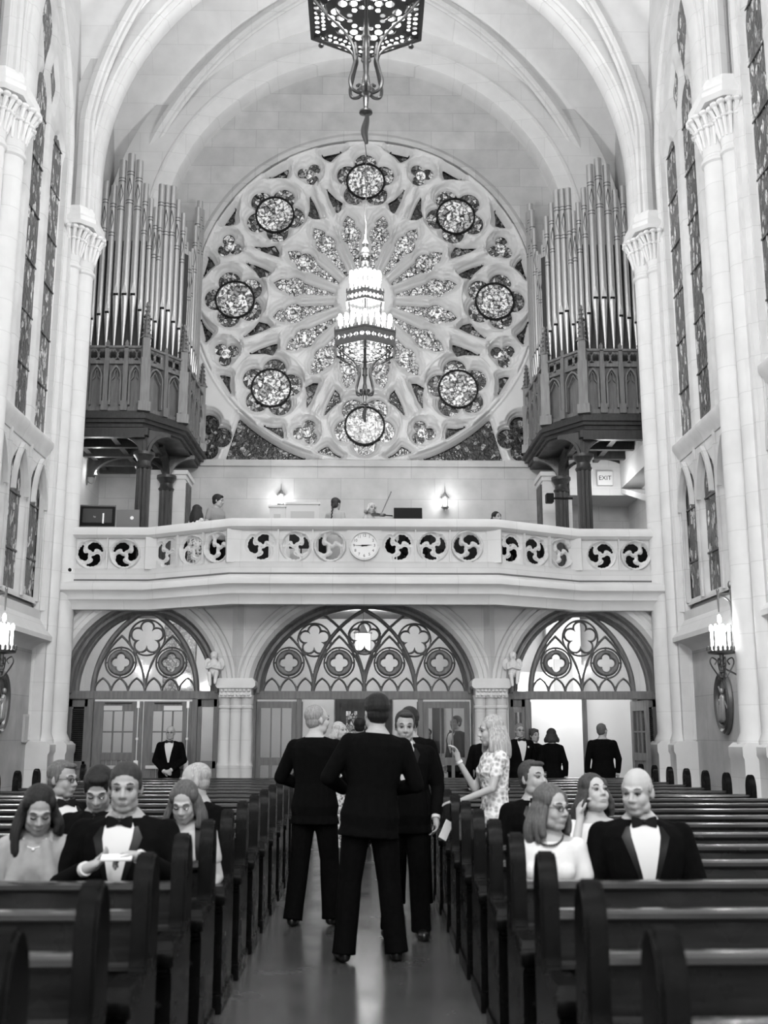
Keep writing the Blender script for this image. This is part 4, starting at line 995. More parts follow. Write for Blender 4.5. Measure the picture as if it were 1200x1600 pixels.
for x in (-.7, .7): MB().box(x - .03, x + .03, -.28, .28, 0, 1.02).build('side', DARKW, t)
t = thing('computer_monitor', 'black flat monitor seen from behind on the gallery desk', 'monitor', (-5.15, 20.7, ZG + 1.06), .06)
MB().box(-.33, .33, -.02, .02, .08, .46).build('housing', BLACK, t, bev=.008); MB().box(-.28, .28, -.045, -.02, .13, .41).build('rear_cover', mat('monitor_back', .02, .5), t, bev=.01)
MB().box(-.34, .34, .0, .02, .05, .49).build('bezel', mat('monitor_bezel', .10, .3), t, bev=.004); MB().box(.1, .13, -.05, -.02, .12, .32).build('stand_arm', mat('steel_light'), t); MB().box(-.15, .15, -.1, .1, 0, .015).build('stand', BLACK, t); text('hp', .05, (-.05, -.048, .25), mat('logo_grey', .5, .5), t)
t = thing('laptop_computer', 'grey laptop lid with a round white logo right of the black monitor', 'laptop', (-4.55, 20.62, ZG + 1.06))
MB().obox((0, 0, .2), (.44, .012, .36), M=Matrix.Rotation(.12, 3, 'X')).build('lid', mat('laptop_grey', .16, .4), t, bev=.004); MB().box(-.22, .22, .03, .3, 0, .02).build('keyboard_base', BLACK, t)
m = MB().lathe([(.035, -.002), (.035, .002)], n=16); m.v = [(x + .08, -z - .012, y + .22) for x, y, z in m.v]; m.build('logo', mat('logo_white', .85, .5), t)
t = thing('loudspeaker', 'small dark loudspeaker bracketed beside the right-hand organ column', 'loudspeaker', (4.0, 22.9, 6.6)); MB().box(-.08, .08, -.1, .1, -.1, .1).build('cabinet', BLACK, t, bev=.01); MB().box(.05, .5, -.02, .02, -.02, .02).build('bracket', BLACK, t)

for x0, x1, lb in ((-3.6, -1.75, 'low dark bench behind the left half of the balustrade, added to darken the roundels'), (-1.0, .55, 'low dark bench behind the clock, added to darken the roundels'), (.7, 3.6, 'long low dark bench behind the right half of the balustrade, added to darken the roundels')):  # benches added as dark backing behind the pierced roundels
    t = thing('roundel_backing_bench', lb, 'bench', (x0, 21.75, ZG), 0, 'dark benches added behind the roundels'); L = x1 - x0
    MB().box(0, L, 0, .05, .05, 1.28).build('backrest', BACKING, t, bev=.01); MB().box(0, L, -.38, 0, .42, .46).build('seat', BACKING, t, bev=.01)
    for x in (0, L): MB().box(x - .03, x + .03, -.38, .06, 0, 1.0).build('bench_end', BACKING, t, bev=.01)
for s_, lb in ((-1, 'left'), (1, 'right')):  # more added benches, darkening the roundels at both ends
    t = thing('roundel_backing_bench', 'dark bench behind the %s end of the balustrade, added to darken the roundels' % lb, 'bench', (s_ * 4.9 - .75, 21.2, ZG), 0, 'dark benches added behind the roundels')
    MB().box(0, 1.5, 0, .05, .05, 1.0).build('backrest', BACKING, t, bev=.01); MB().box(0, 1.5, -.2, 0, .42, .46).build('seat', BACKING, t, bev=.01)

# ================================================================== CHANDELIERS
def chandelier(y, label):
    t = thing('chandelier', label, 'chandelier', (0, y, 8.19), 0, 'two-tier candle chandeliers over the aisle')
    def hexp(r, z, a0=pi / 6 * 0 + pi / 6): return [Vector((r * cos(a0 + k * pi / 3), r * sin(a0 + k * pi / 3), z)) for k in range(6)]
    # pierced hexagonal gallery: fields mapped on each side
    m = MB()
    for (r, z0, z1) in ((.60, .0, .26), (.37, .86, 1.02)):
        H = hexp(r, 0)
        for k in range(6):
            A = H[k]; B_ = H[(k + 1) % 6]; L = (B_ - A).length; q = (B_ - A) / L
            fn = lambda U, Z: np.minimum.reduce([foil(U, Z, (i + .5) * L / 5, (z0 + z1) / 2, 4, .022, .02, 0) for i in range(5)])
            tr = tracery(0, L, z0, z1, .012, fn, [(0, .006), (.01, 0)], lambda u, d, v: tuple(A + q * u + Vector((0, 0, v)) - Vector((q.y, -q.x, 0)) * d), double=.012); m.add(tr.v, tr.f)
        for z in (z0, z1):
            P = hexp(r, z); m.sweep(P, [(-.016, -.016), (.016, -.016), (.016, .016), (-.016, .016)], (0, 0, 1), closed=True)
        n_ = 48 if r > .5 else 30
        for k in range(n_):
            s_ = k / n_ * 6; i = int(s_); p = H[i].lerp(H[(i + 1) % 6], s_ - i); m.tube([p + V(0, 0, z1), p + V(0, 0, z1 + .04), p + V(0, 0, z1 + .085)], [.008, .018, .002], 5)
    m.build('pierced_gallery', BRONZE, t)
    # horizontal pierced floor of the lower tier
    def ffn(Xc, Yc):
        D = np.full(Xc.shape, 9.); r = np.hypot(Xc, Yc)
        for k in range(6):
            a = pi / 6 + k * pi / 3; b_ = k * pi / 3
            for j in range(-3, 4):      # row of trefoils along each edge band
                cx = .465 * cos(b_) - j * .07 * sin(b_); cy = .465 * sin(b_) + j * .07 * cos(b_); D = np.minimum(D, circ(Xc, Yc, cx, cy, .022))
                cx = .405 * cos(b_) - j * .055 * sin(b_); cy = .405 * sin(b_) + j * .055 * cos(b_); D = np.minimum(D, circ(Xc, Yc, cx, cy, .018))
            for (rr, da, rad) in ((.3, -.3, .05), (.3, .3, .05), (.33, 0, .04), (.24, 0, .045), (.16, -.25, .03), (.16, .25, .03)):
                D = np.minimum(D, np.abs(circ(Xc, Yc, rr * cos(b_ + da), rr * sin(b_ + da), rad * .45)) - rad * .38)
        return D
    def clip(mb):
        keep = [f for f in mb.f if all(max(mb.v[i][0] * cos(k * pi / 3) + mb.v[i][1] * sin(k * pi / 3) for k in range(6)) < .52 for i in f)]; mb.f = keep; return mb
    clip(tracery(-.6, .6, -.6, .6, .012, ffn, [(0, .004), (.008, 0)], lambda u, d, v: (u, v, -.005 + d), double=.008)).build('pierced_floor', BRONZE, t)
    m = MB()
    for k in range(6):
        a = pi / 6 + k * pi / 3; c_, s_ = cos(a), sin(a)
        L = smo([(.57, 0, .0), (.42, 0, -.12), (.24, 0, -.22), (.14, 0, -.34), (.115, 0, -.5)], 6); m.tube([(c_ * p.x, s_ * p.x, p.z) for p in L], .014, 6)
        L = smo([(.5, 0, .0), (.42, 0, -.1), (.44, 0, -.02), (.36, 0, .02), (.3, 0, -.06), (.2, 0, -.1)], 5); m.tube([(c_ * p.x, s_ * p.x, p.z) for p in L], .010, 5)
        m.tube([(c_ * .5, s_ * .5, -.02), (c_ * .5, s_ * .5, -.1)], [.012, .006], 5); m.ell((c_ * .5, s_ * .5, -.12), (.028, .028, .022), 8)
        L = smo([(.12, 0, -.3), (.1, 0, -.42), (.12, 0, -.5), (.15, 0, -.62), (.17, 0, -.7), (.15, 0, -.78), (.08, 0, -.8), (.05, 0, -.77), (.07, 0, -.72), (.095, 0, -.74)], 6); m.tube([(c_ * p.x, s_ * p.x, p.z) for p in L], .016, 6)
        m.lathe([(.006, -.02), (.02, 0), (.012, .03), (.02, .08)], (c_ * .11, s_ * .11, -.42), 6)
        L = smo([(.33, 0, .86), (.3, 0, .6), (.36, 0, .4), (.55, 0, .26)], 6); m.tube([(c_ * p.x, s_ * p.x, p.z) for p in L], .012, 5)
        L = smo([(.35, 0, 1.02), (.2, 0, 1.3), (.12, 0, 1.55), (.05, 0, 1.9)], 6); m.tube([(c_ * p.x, s_ * p.x, p.z) for p in L], .011, 5)
        for z in (1.3, 1.55): m.ell((c_ * .16, s_ * .16, z + .1), (.03, .03, .03), 6)
    m.build('scrollwork', IRON, t)
    m = MB(); m.tube([(0, 0, z) for z in (-.66, -.4, 0, .9, 1.9, 2.2)], [.02, .035, .025, .025, .03, .012], 10)
    m.lathe([(.02, -.82), (.06, -.79), (.07, -.74), (.045, -.7), (.03, -.6)], n=12); m.lathe([(.055, -.78), (.062, -.72), (.03, -.68)], n=12)
    m.lathe([(.02, -.96), (.028, -.84), (.03, -.8)], n=10); m.lathe([(.012, -1.0), (.062, -.985), (.062, -.97), (.025, -.95), (.02, -.9)], n=16)
    m.lathe([(.06, 1.62), (.09, 1.66), (.05, 1.75), (.11, 1.8), (.11, 1.84), (.04, 1.95), (.06, 2.02), (.02, 2.1)], n=10)
    for k in range(3): m.ell((0, 0, -.2 - k * .12), (.05, .05, .03), 10)
    m.build('stem', BRONZE, t)
    m = MB(); L = [(.012 * cos(z * 18), .012 * sin(z * 18), -1.0 - z) for z in [i * .02 for i in range(16)]]; m.tube(L, [.012 + .022 * sin(pi * (i + 1) / 17) for i in range(16)], 8); m.build('twisted_pendant', IRON, t)
    m = MB(); zt = 18.3 - 8.1; z = 2.15
    m.tube([(.014 * sin(q * .9), 0, 2.15 + q * .1) for q in range(int((zt - 2.15) / .1) + 1)], .009, 5); m.build('chain', IRON, t)
    for r, z0, n_, h in ((.50, .1, 24, .5), (.28, .95, 18, .52)):
        H = hexp(r, z0)
        for k in range(n_):
            s_ = k / n_ * 6; i = int(s_); p = H[i].lerp(H[(i + 1) % 6], s_ - i)
            c = MB().cyl(p, p + V(0, 0, h * .72), .028, n=7).build('candle', CANDLE, t); q = p + V(0, 0, h * .72 + .05); MB().ell(q, (.044, .044, .085), 7).build('bulb', FLAME, c)
    return t
ch = chandelier(18.15, 'large lit two-tier chandelier hanging in front of the rose window')
c2 = copy_tree(ch); c2.location.y = 9.1; c2['label'] = 'dark underside of the nearer chandelier at the top edge of the picture'

# ================================================================== PEWS
XA = (-.865, .735); XO = (-4.65, 4.65)
def pew_end_mesh():
    # profile in (y, z); the nave-front is -y
    up = [(.11, 0), (.11, .98), (.09, 1.05), (.05, 1.10), (.01, 1.12), (-.03, 1.10), (-.065, 1.05), (-.085, .98), (-.085, .74), (-.10, .69), (-.16, .665), (-.30, .66), (-.42, .665), (-.46, .63), (-.465, .585), (-.43, .555), (-.42, .5), (-.42, .1), (-.46, .08), (-.46, 0)]
    m = MB().prism(up, lambda u, v, w_: (w_, u, v), -.038, .038); return m.mesh('pew_end', 35, .012)
def end_trim():
    m = MB(); m.prism([(-.2, .66), (-.2, .7), (-.45, .7), (-.48, .66), (-.48, .6), (-.44, .6)], lambda u, v, w_: (w_, u, v), -.05, .05)
    m.cyl((-.052, -.445, .635), (.052, -.445, .635), .045, n=14); return m.mesh('arm_scroll', 35, .006)
em, et = pew_end_mesh(), end_trim(); eb = MB().box(-.05, .05, -.48, .125, 0, .1).mesh('base_moulding', 35, .006); eb.materials.append(PEWE)
def pew_parts(L):
    """local: length along +x from 0 to L, back at y=0"""
    seat = MB().box(0, L, -.43, -.02, .42, .455).mesh('seat', 35, .01)
    back = MB().prism([(.045, .06), (-.03, .06), (-.03, .44), (.03, .86), (.075, .86)], lambda u, v, w_: (w_, u, v), 0, L).mesh('backrest', 35)
    rail = MB().prism([(-.02, .846), (-.03, .86), (-.022, .878), (.01, .886), (.085, .886), (.11, .87), (.10, .85), (.085, .846)], lambda u, v, w_: (w_, u, v), 0, L).mesh('top_rail', 35)
    mold = MB(); mold.prism([(.0, .66), (-.03, .672), (-.03, .688), (.0, .70)], lambda u, v, w_: (w_, u, v), 0, L); mold = mold.mesh('rail_moulding', 35)
    return seat, back, rail, mold
for me, m in ((em, PEWE), (et, PEWE)): me.materials.append(m)
PP = {}
for s_ in (-1, 1):
    L = abs(XO[0 if s_ < 0 else 1] - XA[0 if s_ < 0 else 1]); p = pew_parts(L)
    for me, m in zip(p, (PEW, PEW, PEWR, PEWR)): me.materials.append(m)
    PP[s_] = (L, p)
for s_ in (-1, 1):
    for k in range(19):
        y = 2.8 + .88 * k; x0 = XO[0] if s_ < 0 else XA[1]; L, p = PP[s_]
        t = thing('church_pew', 'dark varnished pew %s of the aisle, %s row back from the camera' % ('left' if s_ < 0 else 'right', ORD[k]), 'pew', (x0, y, 0), 0, 'pews %s of the aisle' % ('left' if s_ < 0 else 'right'))
        for nm, me in zip(('seat', 'backrest', 'top_rail', 'rail_moulding'), p): link(nm, me, None, t)
        for x in (0, L):
            e = link('pew_end', em, None, t); e.location.x = x; f_ = link('arm_scroll', et, None, e); link('base_moulding', eb, None, e)
# ================================================================== PEOPLE
def person(label, loc, rz=0, H=1.76, sex='m', pose='stand', lean=0, head=(0, 0, 0), arms=None, skin=.46, hair=('short', .03), top='suit', topc=None, legs='trousers',
           stance=.10, near=True, glasses=False, bowtie='black', feet=(0, 0), vox=None, group=None, face=True, width=1., extra=(), turn=0, step=0, eyes=True, side=0):
    sc = H / 1.725; fem = sex == 'f'; vox = vox or (.0065 if near else .010)
    SK = mat('skin_%d' % int(skin * 100), skin * .88, .55, kind='plain', v2=skin * .9, scale=12, spec=.35); HR = mat('hair_%d' % int(hair[1] * 100), hair[1], .5, kind='hair')
    ds = -.38 if pose == 'sit' else 0
    hip = Vector((0, 0, .93 + ds)); Ml = Matrix.Rotation(math.radians(lean), 3, 'X') @ Matrix.Rotation(math.radians(side), 3, 'Y'); Mt = Matrix.Rotation(math.radians(turn), 3, 'Z')
    def U(x, y=None, z=None):      # upper body point, standing coordinates
        p = Vector(x) if y is None else Vector((x, y, z)); p = p + Vector((0, 0, ds)); return hip + Mt @ (Ml @ (p - hip))
    # head frame
    hy, hp, hr = [math.radians(q) for q in head]
    nb = U(0, .015, 1.475); Mh = Mt @ Matrix.Rotation(hy, 3, 'Z') @ Matrix.Rotation(hp, 3, 'X') @ Matrix.Rotation(hr, 3, 'Y')
    hc = nb + Vector((0, -.014, .040)) + Mh @ Vector((0, -.018, .085))
    def Hd(x, y, z): return hc + Mh @ Vector((x, y, z))
    sw = (.165 if fem else .195) * width
    tor = [(.84, .0, .165, .115), (.92, .0, .175, .125), (1.0, .0, .155, .115), (1.10, .0, .140, .105), (1.2, -.005, .160, .120), (1.31, -.005, .178, .13), (1.38, .005, .175, .115), (1.425, .01, .14, .09), (1.46, .015, .085, .068), (1.5, .012, .055, .055)]
    if fem: tor = [(z, y, rx * (.98 if z < 1 else .84 if z < 1.15 else .86), ry * (1 if z < 1 else .86)) for z, y, rx, ry in tor]
    tor = [(z, y, rx * width, ry * (width if z < 1.3 else 1)) for z, y, rx, ry in tor]
    def ring(z, y, rx, ry, n=24):
        return [U(rx * math.copysign(abs(cos(q)) ** .85, cos(q)), y + ry * math.copysign(abs(sin(q)) ** .9, sin(q)), z) for q in [2 * pi * i / n for i in range(n)]]
    # arms
    arms = arms or {}; A = {}
    for s_, nm in ((1, 'L'), (-1, 'R')):
        d = arms.get(nm); sh = Vector((s_ * (sw - .02), .01, 1.385))
        if d is None:
            d = ((s_ * (sw + .055), .03, 1.13), (s_ * (sw + .06), -.04, .885)) if pose == 'stand' else ((s_ * (sw + .05), -.02, 1.13), (s_ * .13, -.26, 1.02))
        e, wr = Vector(d[0]), Vector(d[1]); A[s_] = (U(sh), U(e), U(wr), d[2] if len(d) > 2 else None)
    # legs
    LG = {}
    for s_ in (-1, 1):
        if pose == 'sit': LG[s_] = (hip + Vector((s_ * .09, -.02, 0)), Vector((s_ * .13, -.44, .53)), Vector((s_ * .13, -.42, .09)), Vector((s_ * .14, -.60, .04)))
        else:
            fx = s_ * stance; st = step * s_; LG[s_] = (hip + Vector((s_ * .085, 0, -.02)), Vector((s_ * (.085 + stance) / 2 * 1.02, -.02 + st * .5, .50)), Vector((fx, .03 + st, .09)), Vector((fx + s_ * .02, -.10 + st, .035)))
    # ---- body (skin), one continuous surface
    b = MB(); b.loft([ring(*r) for r in tor])
    b.cap(U(0, .02, 1.44), Hd(0, .02, -.06), .055 if not fem else .047, .054 if not fem else .046, 14)
    b.ell(Hd(0, .015, .03), (.075, .094, .092), 20, Mh); b.ell(Hd(0, -.020, -.035), (.064, .074, .082), 20, Mh); b.ell(Hd(0, -.045, -.088), (.042, .040, .030), 14, Mh)
    for s_ in (-1, 1):
        b.ell(Hd(s_ * .034, -.054, -.028), (.028, .032, .036), 12, Mh); b.ell(Hd(s_ * .040, -.014, -.070), (.027, .05, .036), 12, Mh)
        b.ell(Hd(s_ * .077, .012, -.008), (.009, .019, .031), 10, Mh @ Matrix.Rotation(-.3 * s_, 3, 'Z'))
        b.cap(Hd(s_ * .012, -.084, .024), Hd(s_ * .046, -.070, .024), .012, .009, 8); b.ell(Hd(s_ * .013, -.097, -.030), (.009, .011, .008), 8, Mh)
    b.cap(Hd(0, -.082, .018), Hd(0, -.108, -.024), .008, .0125, 8); b.ell(Hd(0, -.078, -.058), (.024, .018, .018), 10, Mh)
    b.cap(Hd(-.017, -.090, -.055), Hd(.017, -.090, -.055), .006, .006, 6); b.cap(Hd(-.015, -.089, -.066), Hd(.015, -.089, -.066), .007, .007, 6)
    k = .82 if fem else 1
    for s_ in (-1, 1):
        sh, e, wr, hd = A[s_]; b.cap(U(s_ * .04, .015, 1.43), sh, .04, .048, 10); b.cap(sh, e, .050 * k, .040 * k); b.cap(e, wr, .040 * k, .027 * k); b.ell(sh, (.055 * k,) * 3, 12)
        # hand
        d = (wr - e).normalized(); pn = Vector((-s_, -.2, 0)) if pose == 'stand' and hd is None else Vector((0, 0, -1))
        curl = .45
        if hd: d = (Mt @ Vector(hd[0])).normalized(); pn = Mt @ Vector(hd[1]); curl = hd[2]
        pn = (pn - d * pn.dot(d)).normalized(); sd = d.cross(pn) * s_
        if hd is None and pose == 'stand': sd = Mt @ Vector((0, -1, 0)); sd = (sd - d * sd.dot(d)).normalized(); pn = Mt @ Vector((-s_, 0, 0))
        b.cap(wr, wr + d * .05, .026, .026, 10)
        for i in range(-1, 2): b.cap(wr + d * .02 + sd * .010 * i, wr + d * .08 + sd * .019 * i, .016, .012, 8)
        for i, L_ in enumerate((.072, .082, .076, .06)):
            p0 = wr + d * .078 + sd * (.027 - .018 * i); a1 = curl; q1 = d * cos(a1) + pn * sin(a1) + sd * (.06 - .04 * i); p1 = p0 + q1 * L_ * .5; a2 = curl * 2.2; q2 = d * cos(a2) + pn * sin(a2); p2 = p1 + q2 * L_ * .32
            a3 = curl * 3; q3 = d * cos(a3) + pn * sin(a3); b.cap(p0, p1, .0088, .0082, 8); b.cap(p1, p2, .0082, .0075, 8); b.cap(p2, p2 + q3 * L_ * .22, .0075, .0065, 8)
        t0 = wr + d * .025 + sd * .022; t1 = t0 + (sd * .75 + d * .6 + pn * .3).normalized() * .042; b.cap(t0, t1, .012, .010, 8); b.cap(t1, t1 + (sd * .25 + d * .9 + pn * .35).normalized() * .03, .0095, .0075, 8)
        h_, kn, an, toe = LG[s_]; b.cap(h_, kn, .078, .052); b.cap(kn, an, .050, .034); b.cap(an + Vector((0, .03, -.04)), toe, .034, .026, 8)
    me = remesh(b, 'person', vox, 3, .4); me.transform(Matrix.Scale(sc, 4)); root = link('person', me, SK)
    root.location = loc; root.rotation_euler = (0, 0, rz); tag(root, label, 'person', group)
    def child(name, mb, m, rm=0, label=None, par=None, smooth=40, sm=2):
        if rm: me = remesh(mb, name, rm, sm)
        else: me = mb.mesh(name, smooth)
        me.transform(Matrix.Scale(sc, 4)); return link(name, me, m, par or root, label)
    cv = .010 if near else .014
    # ---- face details
    if face:
        HB = mat('brow_%d' % int(hair[1] * 60), hair[1] * .5 + .02, .8); EY = mat('eye_white', .30, .3); IR = mat('iris', .01, .2); LP = mat('lips_%d' % int(skin * 60), skin * .55, .5)
        for s_ in (-1, 1):
            m = MB(); m.tube([Hd(s_ * .016, -.094, .030), Hd(s_ * .032, -.090, .036), Hd(s_ * .048, -.079, .031)], [.003, .0045, .003], 6); child('eyebrow', m, HB)
            if eyes:
                e = child('eye', MB().ell(Hd(s_ * .031, -.079, .006), (.012, .009, .0062), 10, Mh), EY); child('iris', MB().ell(Hd(s_ * .031, -.087, .005), (.0062, .004, .0062), 8, Mh), IR, par=e)
                child('eyelid', MB().tube([Hd(s_ * .017, -.083, .007), Hd(s_ * .031, -.0905, .0125), Hd(s_ * .045, -.079, .006)], .0028, 5), IR)
            else: child('eyelid', MB().tube([Hd(s_ * .017, -.085, .002), Hd(s_ * .031, -.0915, -.001), Hd(s_ * .045, -.080, .002)], .0036, 5), IR)
        child('lips', MB().tube([Hd(-.021, -.090, -.060), Hd(0, -.0985, -.0595), Hd(.021, -.090, -.060)], [.002, .0042, .002], 6), LP)
    # ---- hair
    kind = hair[0]; h = MB()
    if kind in ('short', 'crop', 'full', 'wavy'):
        v = {'short': 0, 'crop': -.004, 'full': .007, 'wavy': .008}[kind]
        h.ell(Hd(0, .030, .042), (.082 + v, .097 + v, .088 + v), 20, Mh); h.ell(Hd(0, .045, -.01), (.074 + v, .066 + v, .07 + v), 16, Mh)
        if kind in ('short', 'full', 'wavy'): h.ell(Hd(.008, -.030, .092), (.058, .050, .023 + v), 14, Mh)
        for s_ in (-1, 1): h.ell(Hd(s_ * .073, .0, .012), (.010, .02, .034), 8, Mh)
        if kind == 'wavy':
            random.seed(2)
            for i in range(26): a = random.uniform(0, pi); q = random.uniform(-.2, 1.2); h.ell(Hd(.08 * cos(a), .03 + .085 * sin(a) * cos(q), .04 + .085 * sin(q)), (.018,) * 3, 6)
    elif kind == 'bald':
        h.ell(Hd(0, .038, -.005), (.078, .072, .058), 18, Mh)
        for s_ in (-1, 1): h.ell(Hd(s_ * .071, .008, .022), (.012, .035, .03), 8, Mh)
    elif kind == 'receding':
        h.ell(Hd(0, .018, .054), (.080, .088, .079), 20, Mh); h.ell(Hd(0, .045, -.01), (.076, .062, .062), 14, Mh)
        for s_ in (-1, 1): h.ell(Hd(s_ * .072, .004, .020), (.012, .03, .034), 8, Mh)
    elif kind in ('long', 'bob', 'braid', 'bun'):
        h.ell(Hd(0, .027, .048), (.086, .095, .088), 22, Mh); h.ell(Hd(0, .05, -.01), (.080, .064, .085), 16, Mh)
        [h.ell(Hd(q * .064, -.014, .050), (.026, .040, .045), 12, Mh) for q in (-1, 1)]
        if kind in ('long', 'bob'):
            L_ = hair[2] if len(hair) > 2 else (.30 if kind == 'long' else .2); random.seed(4)
            for i in range(30):
                a = math.radians(-28 + 236 * i / 29); rx, ry = .084, .092; x, y = rx * cos(a), .022 + ry * sin(a)
                top_ = Hd(x * .75, y * .8 if y > 0 else y * .9, .085); mid = Hd(x * 1.08, y * 1.06, -.02)
                ln = L_ * (.5 if len(hair) > 3 and x * hair[3] < -.01 else 1) * (1 - .25 * max(0, -sin(a) * 2)) * random.uniform(.9, 1.05)
                end = mid + Vector((0, 0, -ln)) + Mh @ Vector((x * .25 + random.uniform(-.01, .01), (.02 if sin(a) > 0 else -.005) + random.uniform(-.01, .01), 0)); m2 = (mid + end) / 2 + Mh @ Vector((x * .22, y * .12, 0))
                h.tube(smo([top_, mid, m2, end], 4), [.012] * 3 + [.021] * 5 + [.02] * 4 + [.012], 7)
        if kind == 'braid':
            for i in range(9): p = Hd(.01, .10, -.02).lerp(U(.02, .13, 1.30), i / 8); h.ell(p + Vector((.006 * (-1) ** i, 0, 0)), (.022 - .001 * i, .02, .024), 8)
        if kind == 'bun': h.ell(Hd(0, .13, -.01), (.045, .04, .045), 12, Mh)
    if h.v: child('hair', h, HR, .005 if near else .009, sm=1)
    if glasses:
        m = MB()
        for s_ in (-1, 1): m.sweep([Hd(s_ * .031 + .019 * cos(q), -.099, .004 + .015 * sin(q)) for q in [2 * pi * i / 16 for i in range(16)]], [(-.002, -.002), (.002, -.002), (.002, .002), (-.002, .002)], Mh @ Vector((0, -1, 0)), closed=True); m.cyl(Hd(s_ * .05, -.098, .008), Hd(s_ * .078, .01, .008), .002, n=5)
        m.cyl(Hd(-.012, -.1, .008), Hd(.012, -.1, .008), .002, n=5); child('glasses', m, mat('spectacle_frame', .03, .3))
    # ---- clothes
    def front(z, x, off):      # a point on the front of the jacket
        T = tor; z_ = z
        for i in range(len(T) - 1):
            if T[i][0] <= z_ <= T[i + 1][0]:
                f = (z_ - T[i][0]) / (T[i + 1][0] - T[i][0]); y = T[i][1] * (1 - f) + T[i + 1][1] * f; rx = T[i][2] * (1 - f) + T[i + 1][2] * f + off; ry = T[i][3] * (1 - f) + T[i + 1][3] * f + off; break
        return U(x, y - ry * max(0, 1 - min(1, abs(x / rx)) ** 2.2) ** .5, z)
    def patch(zs, xf, off, name, m):
        g = MB(); n_ = 6; rows = []
        for z in zs: x0, x1 = xf(z); rows.append([front(z, x0 + (x1 - x0) * i / n_, off) for i in range(n_ + 1)])
        back = [[p + (hip + Vector((0, 0, .3)) - p).normalized() * .012 for p in r] for r in rows]
        g.loft([r + b_[::-1] for r, b_ in zip(rows, back)]); return child(name, g, m)
    if top in ('suit', 'shirt', 'tee'):
        m_ = SUIT if top == 'suit' else (topc or SHIRT); og = .022 if top == 'suit' else .012
        lo = .80 if (top == 'suit' and pose == 'stand') else .86
        j = MB(); T = [(z, y, rx + og, ry + og) for z, y, rx, ry in tor if z < 1.47]
        if lo < .84: T = [(lo - .02, 0, .185 * width + og, .125 + og)] + T
        T[-1] = (1.462, .015, .085 + og * .5, .07 + og * .4); j.loft([ring(*r) for r in T])
        for s_ in (-1, 1):
            sh, e, wr, hd = A[s_]; j.ell(sh, (.060, .060, .056), 12); j.cap(U(s_ * .06, .012, 1.43), sh, .045, .055, 10)
            if top == 'tee': j.cap(sh, sh.lerp(e, .6), .06, .058)
            else: d = (wr - e).normalized(); j.cap(sh, e, .066 * (.88 if fem else 1), .058 * (.88 if fem else 1)); j.tube([e - d * .01, e.lerp(wr, .5), wr - d * .015], [.056, .05, .043], 12); j.ell(e, (.056,) * 3, 10)
        child('jacket' if top == 'suit' else 'top', j, m_, cv)
        if top == 'suit':
            zb = 1.10
            if bowtie is not None:
                patch([zb, 1.2, 1.3, 1.38, 1.425, 1.45], lambda z: (-.012 - .062 * min(1, (z - zb) / .28), .012 + .062 * min(1, (z - zb) / .28)) if z < 1.43 else (-.06, .06), og + .004, 'shirt_front', SHIRT)
            c = MB(); c.loft([[p + Vector((0, 0, 0)) for p in ring(z, .012 - (.008 if z > 1.48 else 0), r, r * .98, 18)] for z, r in ((1.44, .074), (1.47, .064), (1.490, .0615))], caps=False)
            c.loft([ring(z, .012, r, r * .98, 18) for z, r in ((1.490, .0615), (1.455, .056))], caps=False); child('shirt_collar', c, SHIRT)
            for s_ in (-1, 1):
                sh, e, wr, hd = A[s_]; d = (wr - e).normalized(); child('shirt_cuff', MB().cyl(wr - d * .03, wr + d * .008, .036, .034, 12), SHIRT)
                if near: L_ = patch([zb - .02, 1.2, 1.3, 1.38, 1.43], lambda z, s_=s_: tuple(sorted((s_ * (.012 + .062 * max(0, min(1, (z - zb) / .28))), s_ * (.022 + .10 * max(0, min(1, (z - zb) / .28)) - (.03 if z > 1.4 else 0))))), og + .007, 'lapel', SATIN)
            if bowtie:
                BT = SATIN if bowtie == 'black' else mat('white_bow_tie', .7, .6); m = MB(); c0 = U(0, -.098 - .02 * (1.45 > 1.4), 1.462)
                fx = lambda u, v: U(u, -.105, 1.452 + v)
                for s_ in (-1, 1): m.loft([[U(s_ * x, -.098 + dy, 1.452 + dz) for dy, dz in ((-t_, -h2), (-t_, h2), (t_, h2), (t_, -h2))] for x, h2, t_ in ((.006, .010, .008), (.03, .022, .009), (.058, .029, .009), (.064, .024, .006))])
                m.ell(U(0, -.102, 1.452), (.012, .012, .014), 8); child('bow_tie', m, BT)
    elif top in ('dress', 'blouse', 'shawl'):
        m_ = topc or SHIRT; j = MB(); og = .012; zt = 1.40 if top != 'dress' else 1.36
        T = [(z, y, rx + og, ry + og) for z, y, rx, ry in tor if z <= zt + .03]; j.loft([ring(*r) for r in T])
        for s_ in (-1, 1):
            j.ell(U(s_ * .075, -.085, 1.27), (.065, .055, .06), 12)
            sh, e, wr, hd = A[s_]
            if top in ('blouse', 'shawl'): j.ell(sh, (.062,) * 3, 12); j.cap(sh, sh.lerp(e, .55), .058, .052)
            if top == 'shawl': j.cap(U(s_ * .05, .02, 1.47), sh, .03, .06); j.cap(U(s_ * .06, -.07, 1.42), U(s_ * .1, -.12, 1.2), .03, .05); j.cap(sh, e, .07, .075)
        if legs == 'skirt': j.loft([ring(z, 0, rx, ry) for z, rx, ry in ((.10, .20, .19), (.45, .175, .16), (.75, .18, .145), (.9, .175, .14))] if pose == 'stand' else [ring(.84, 0, .17, .13), ring(.9, 0, .17, .13)])
        child({'dress': 'dress', 'blouse': 'blouse', 'shawl': 'shawl'}[top], j, m_, cv, sm=3)
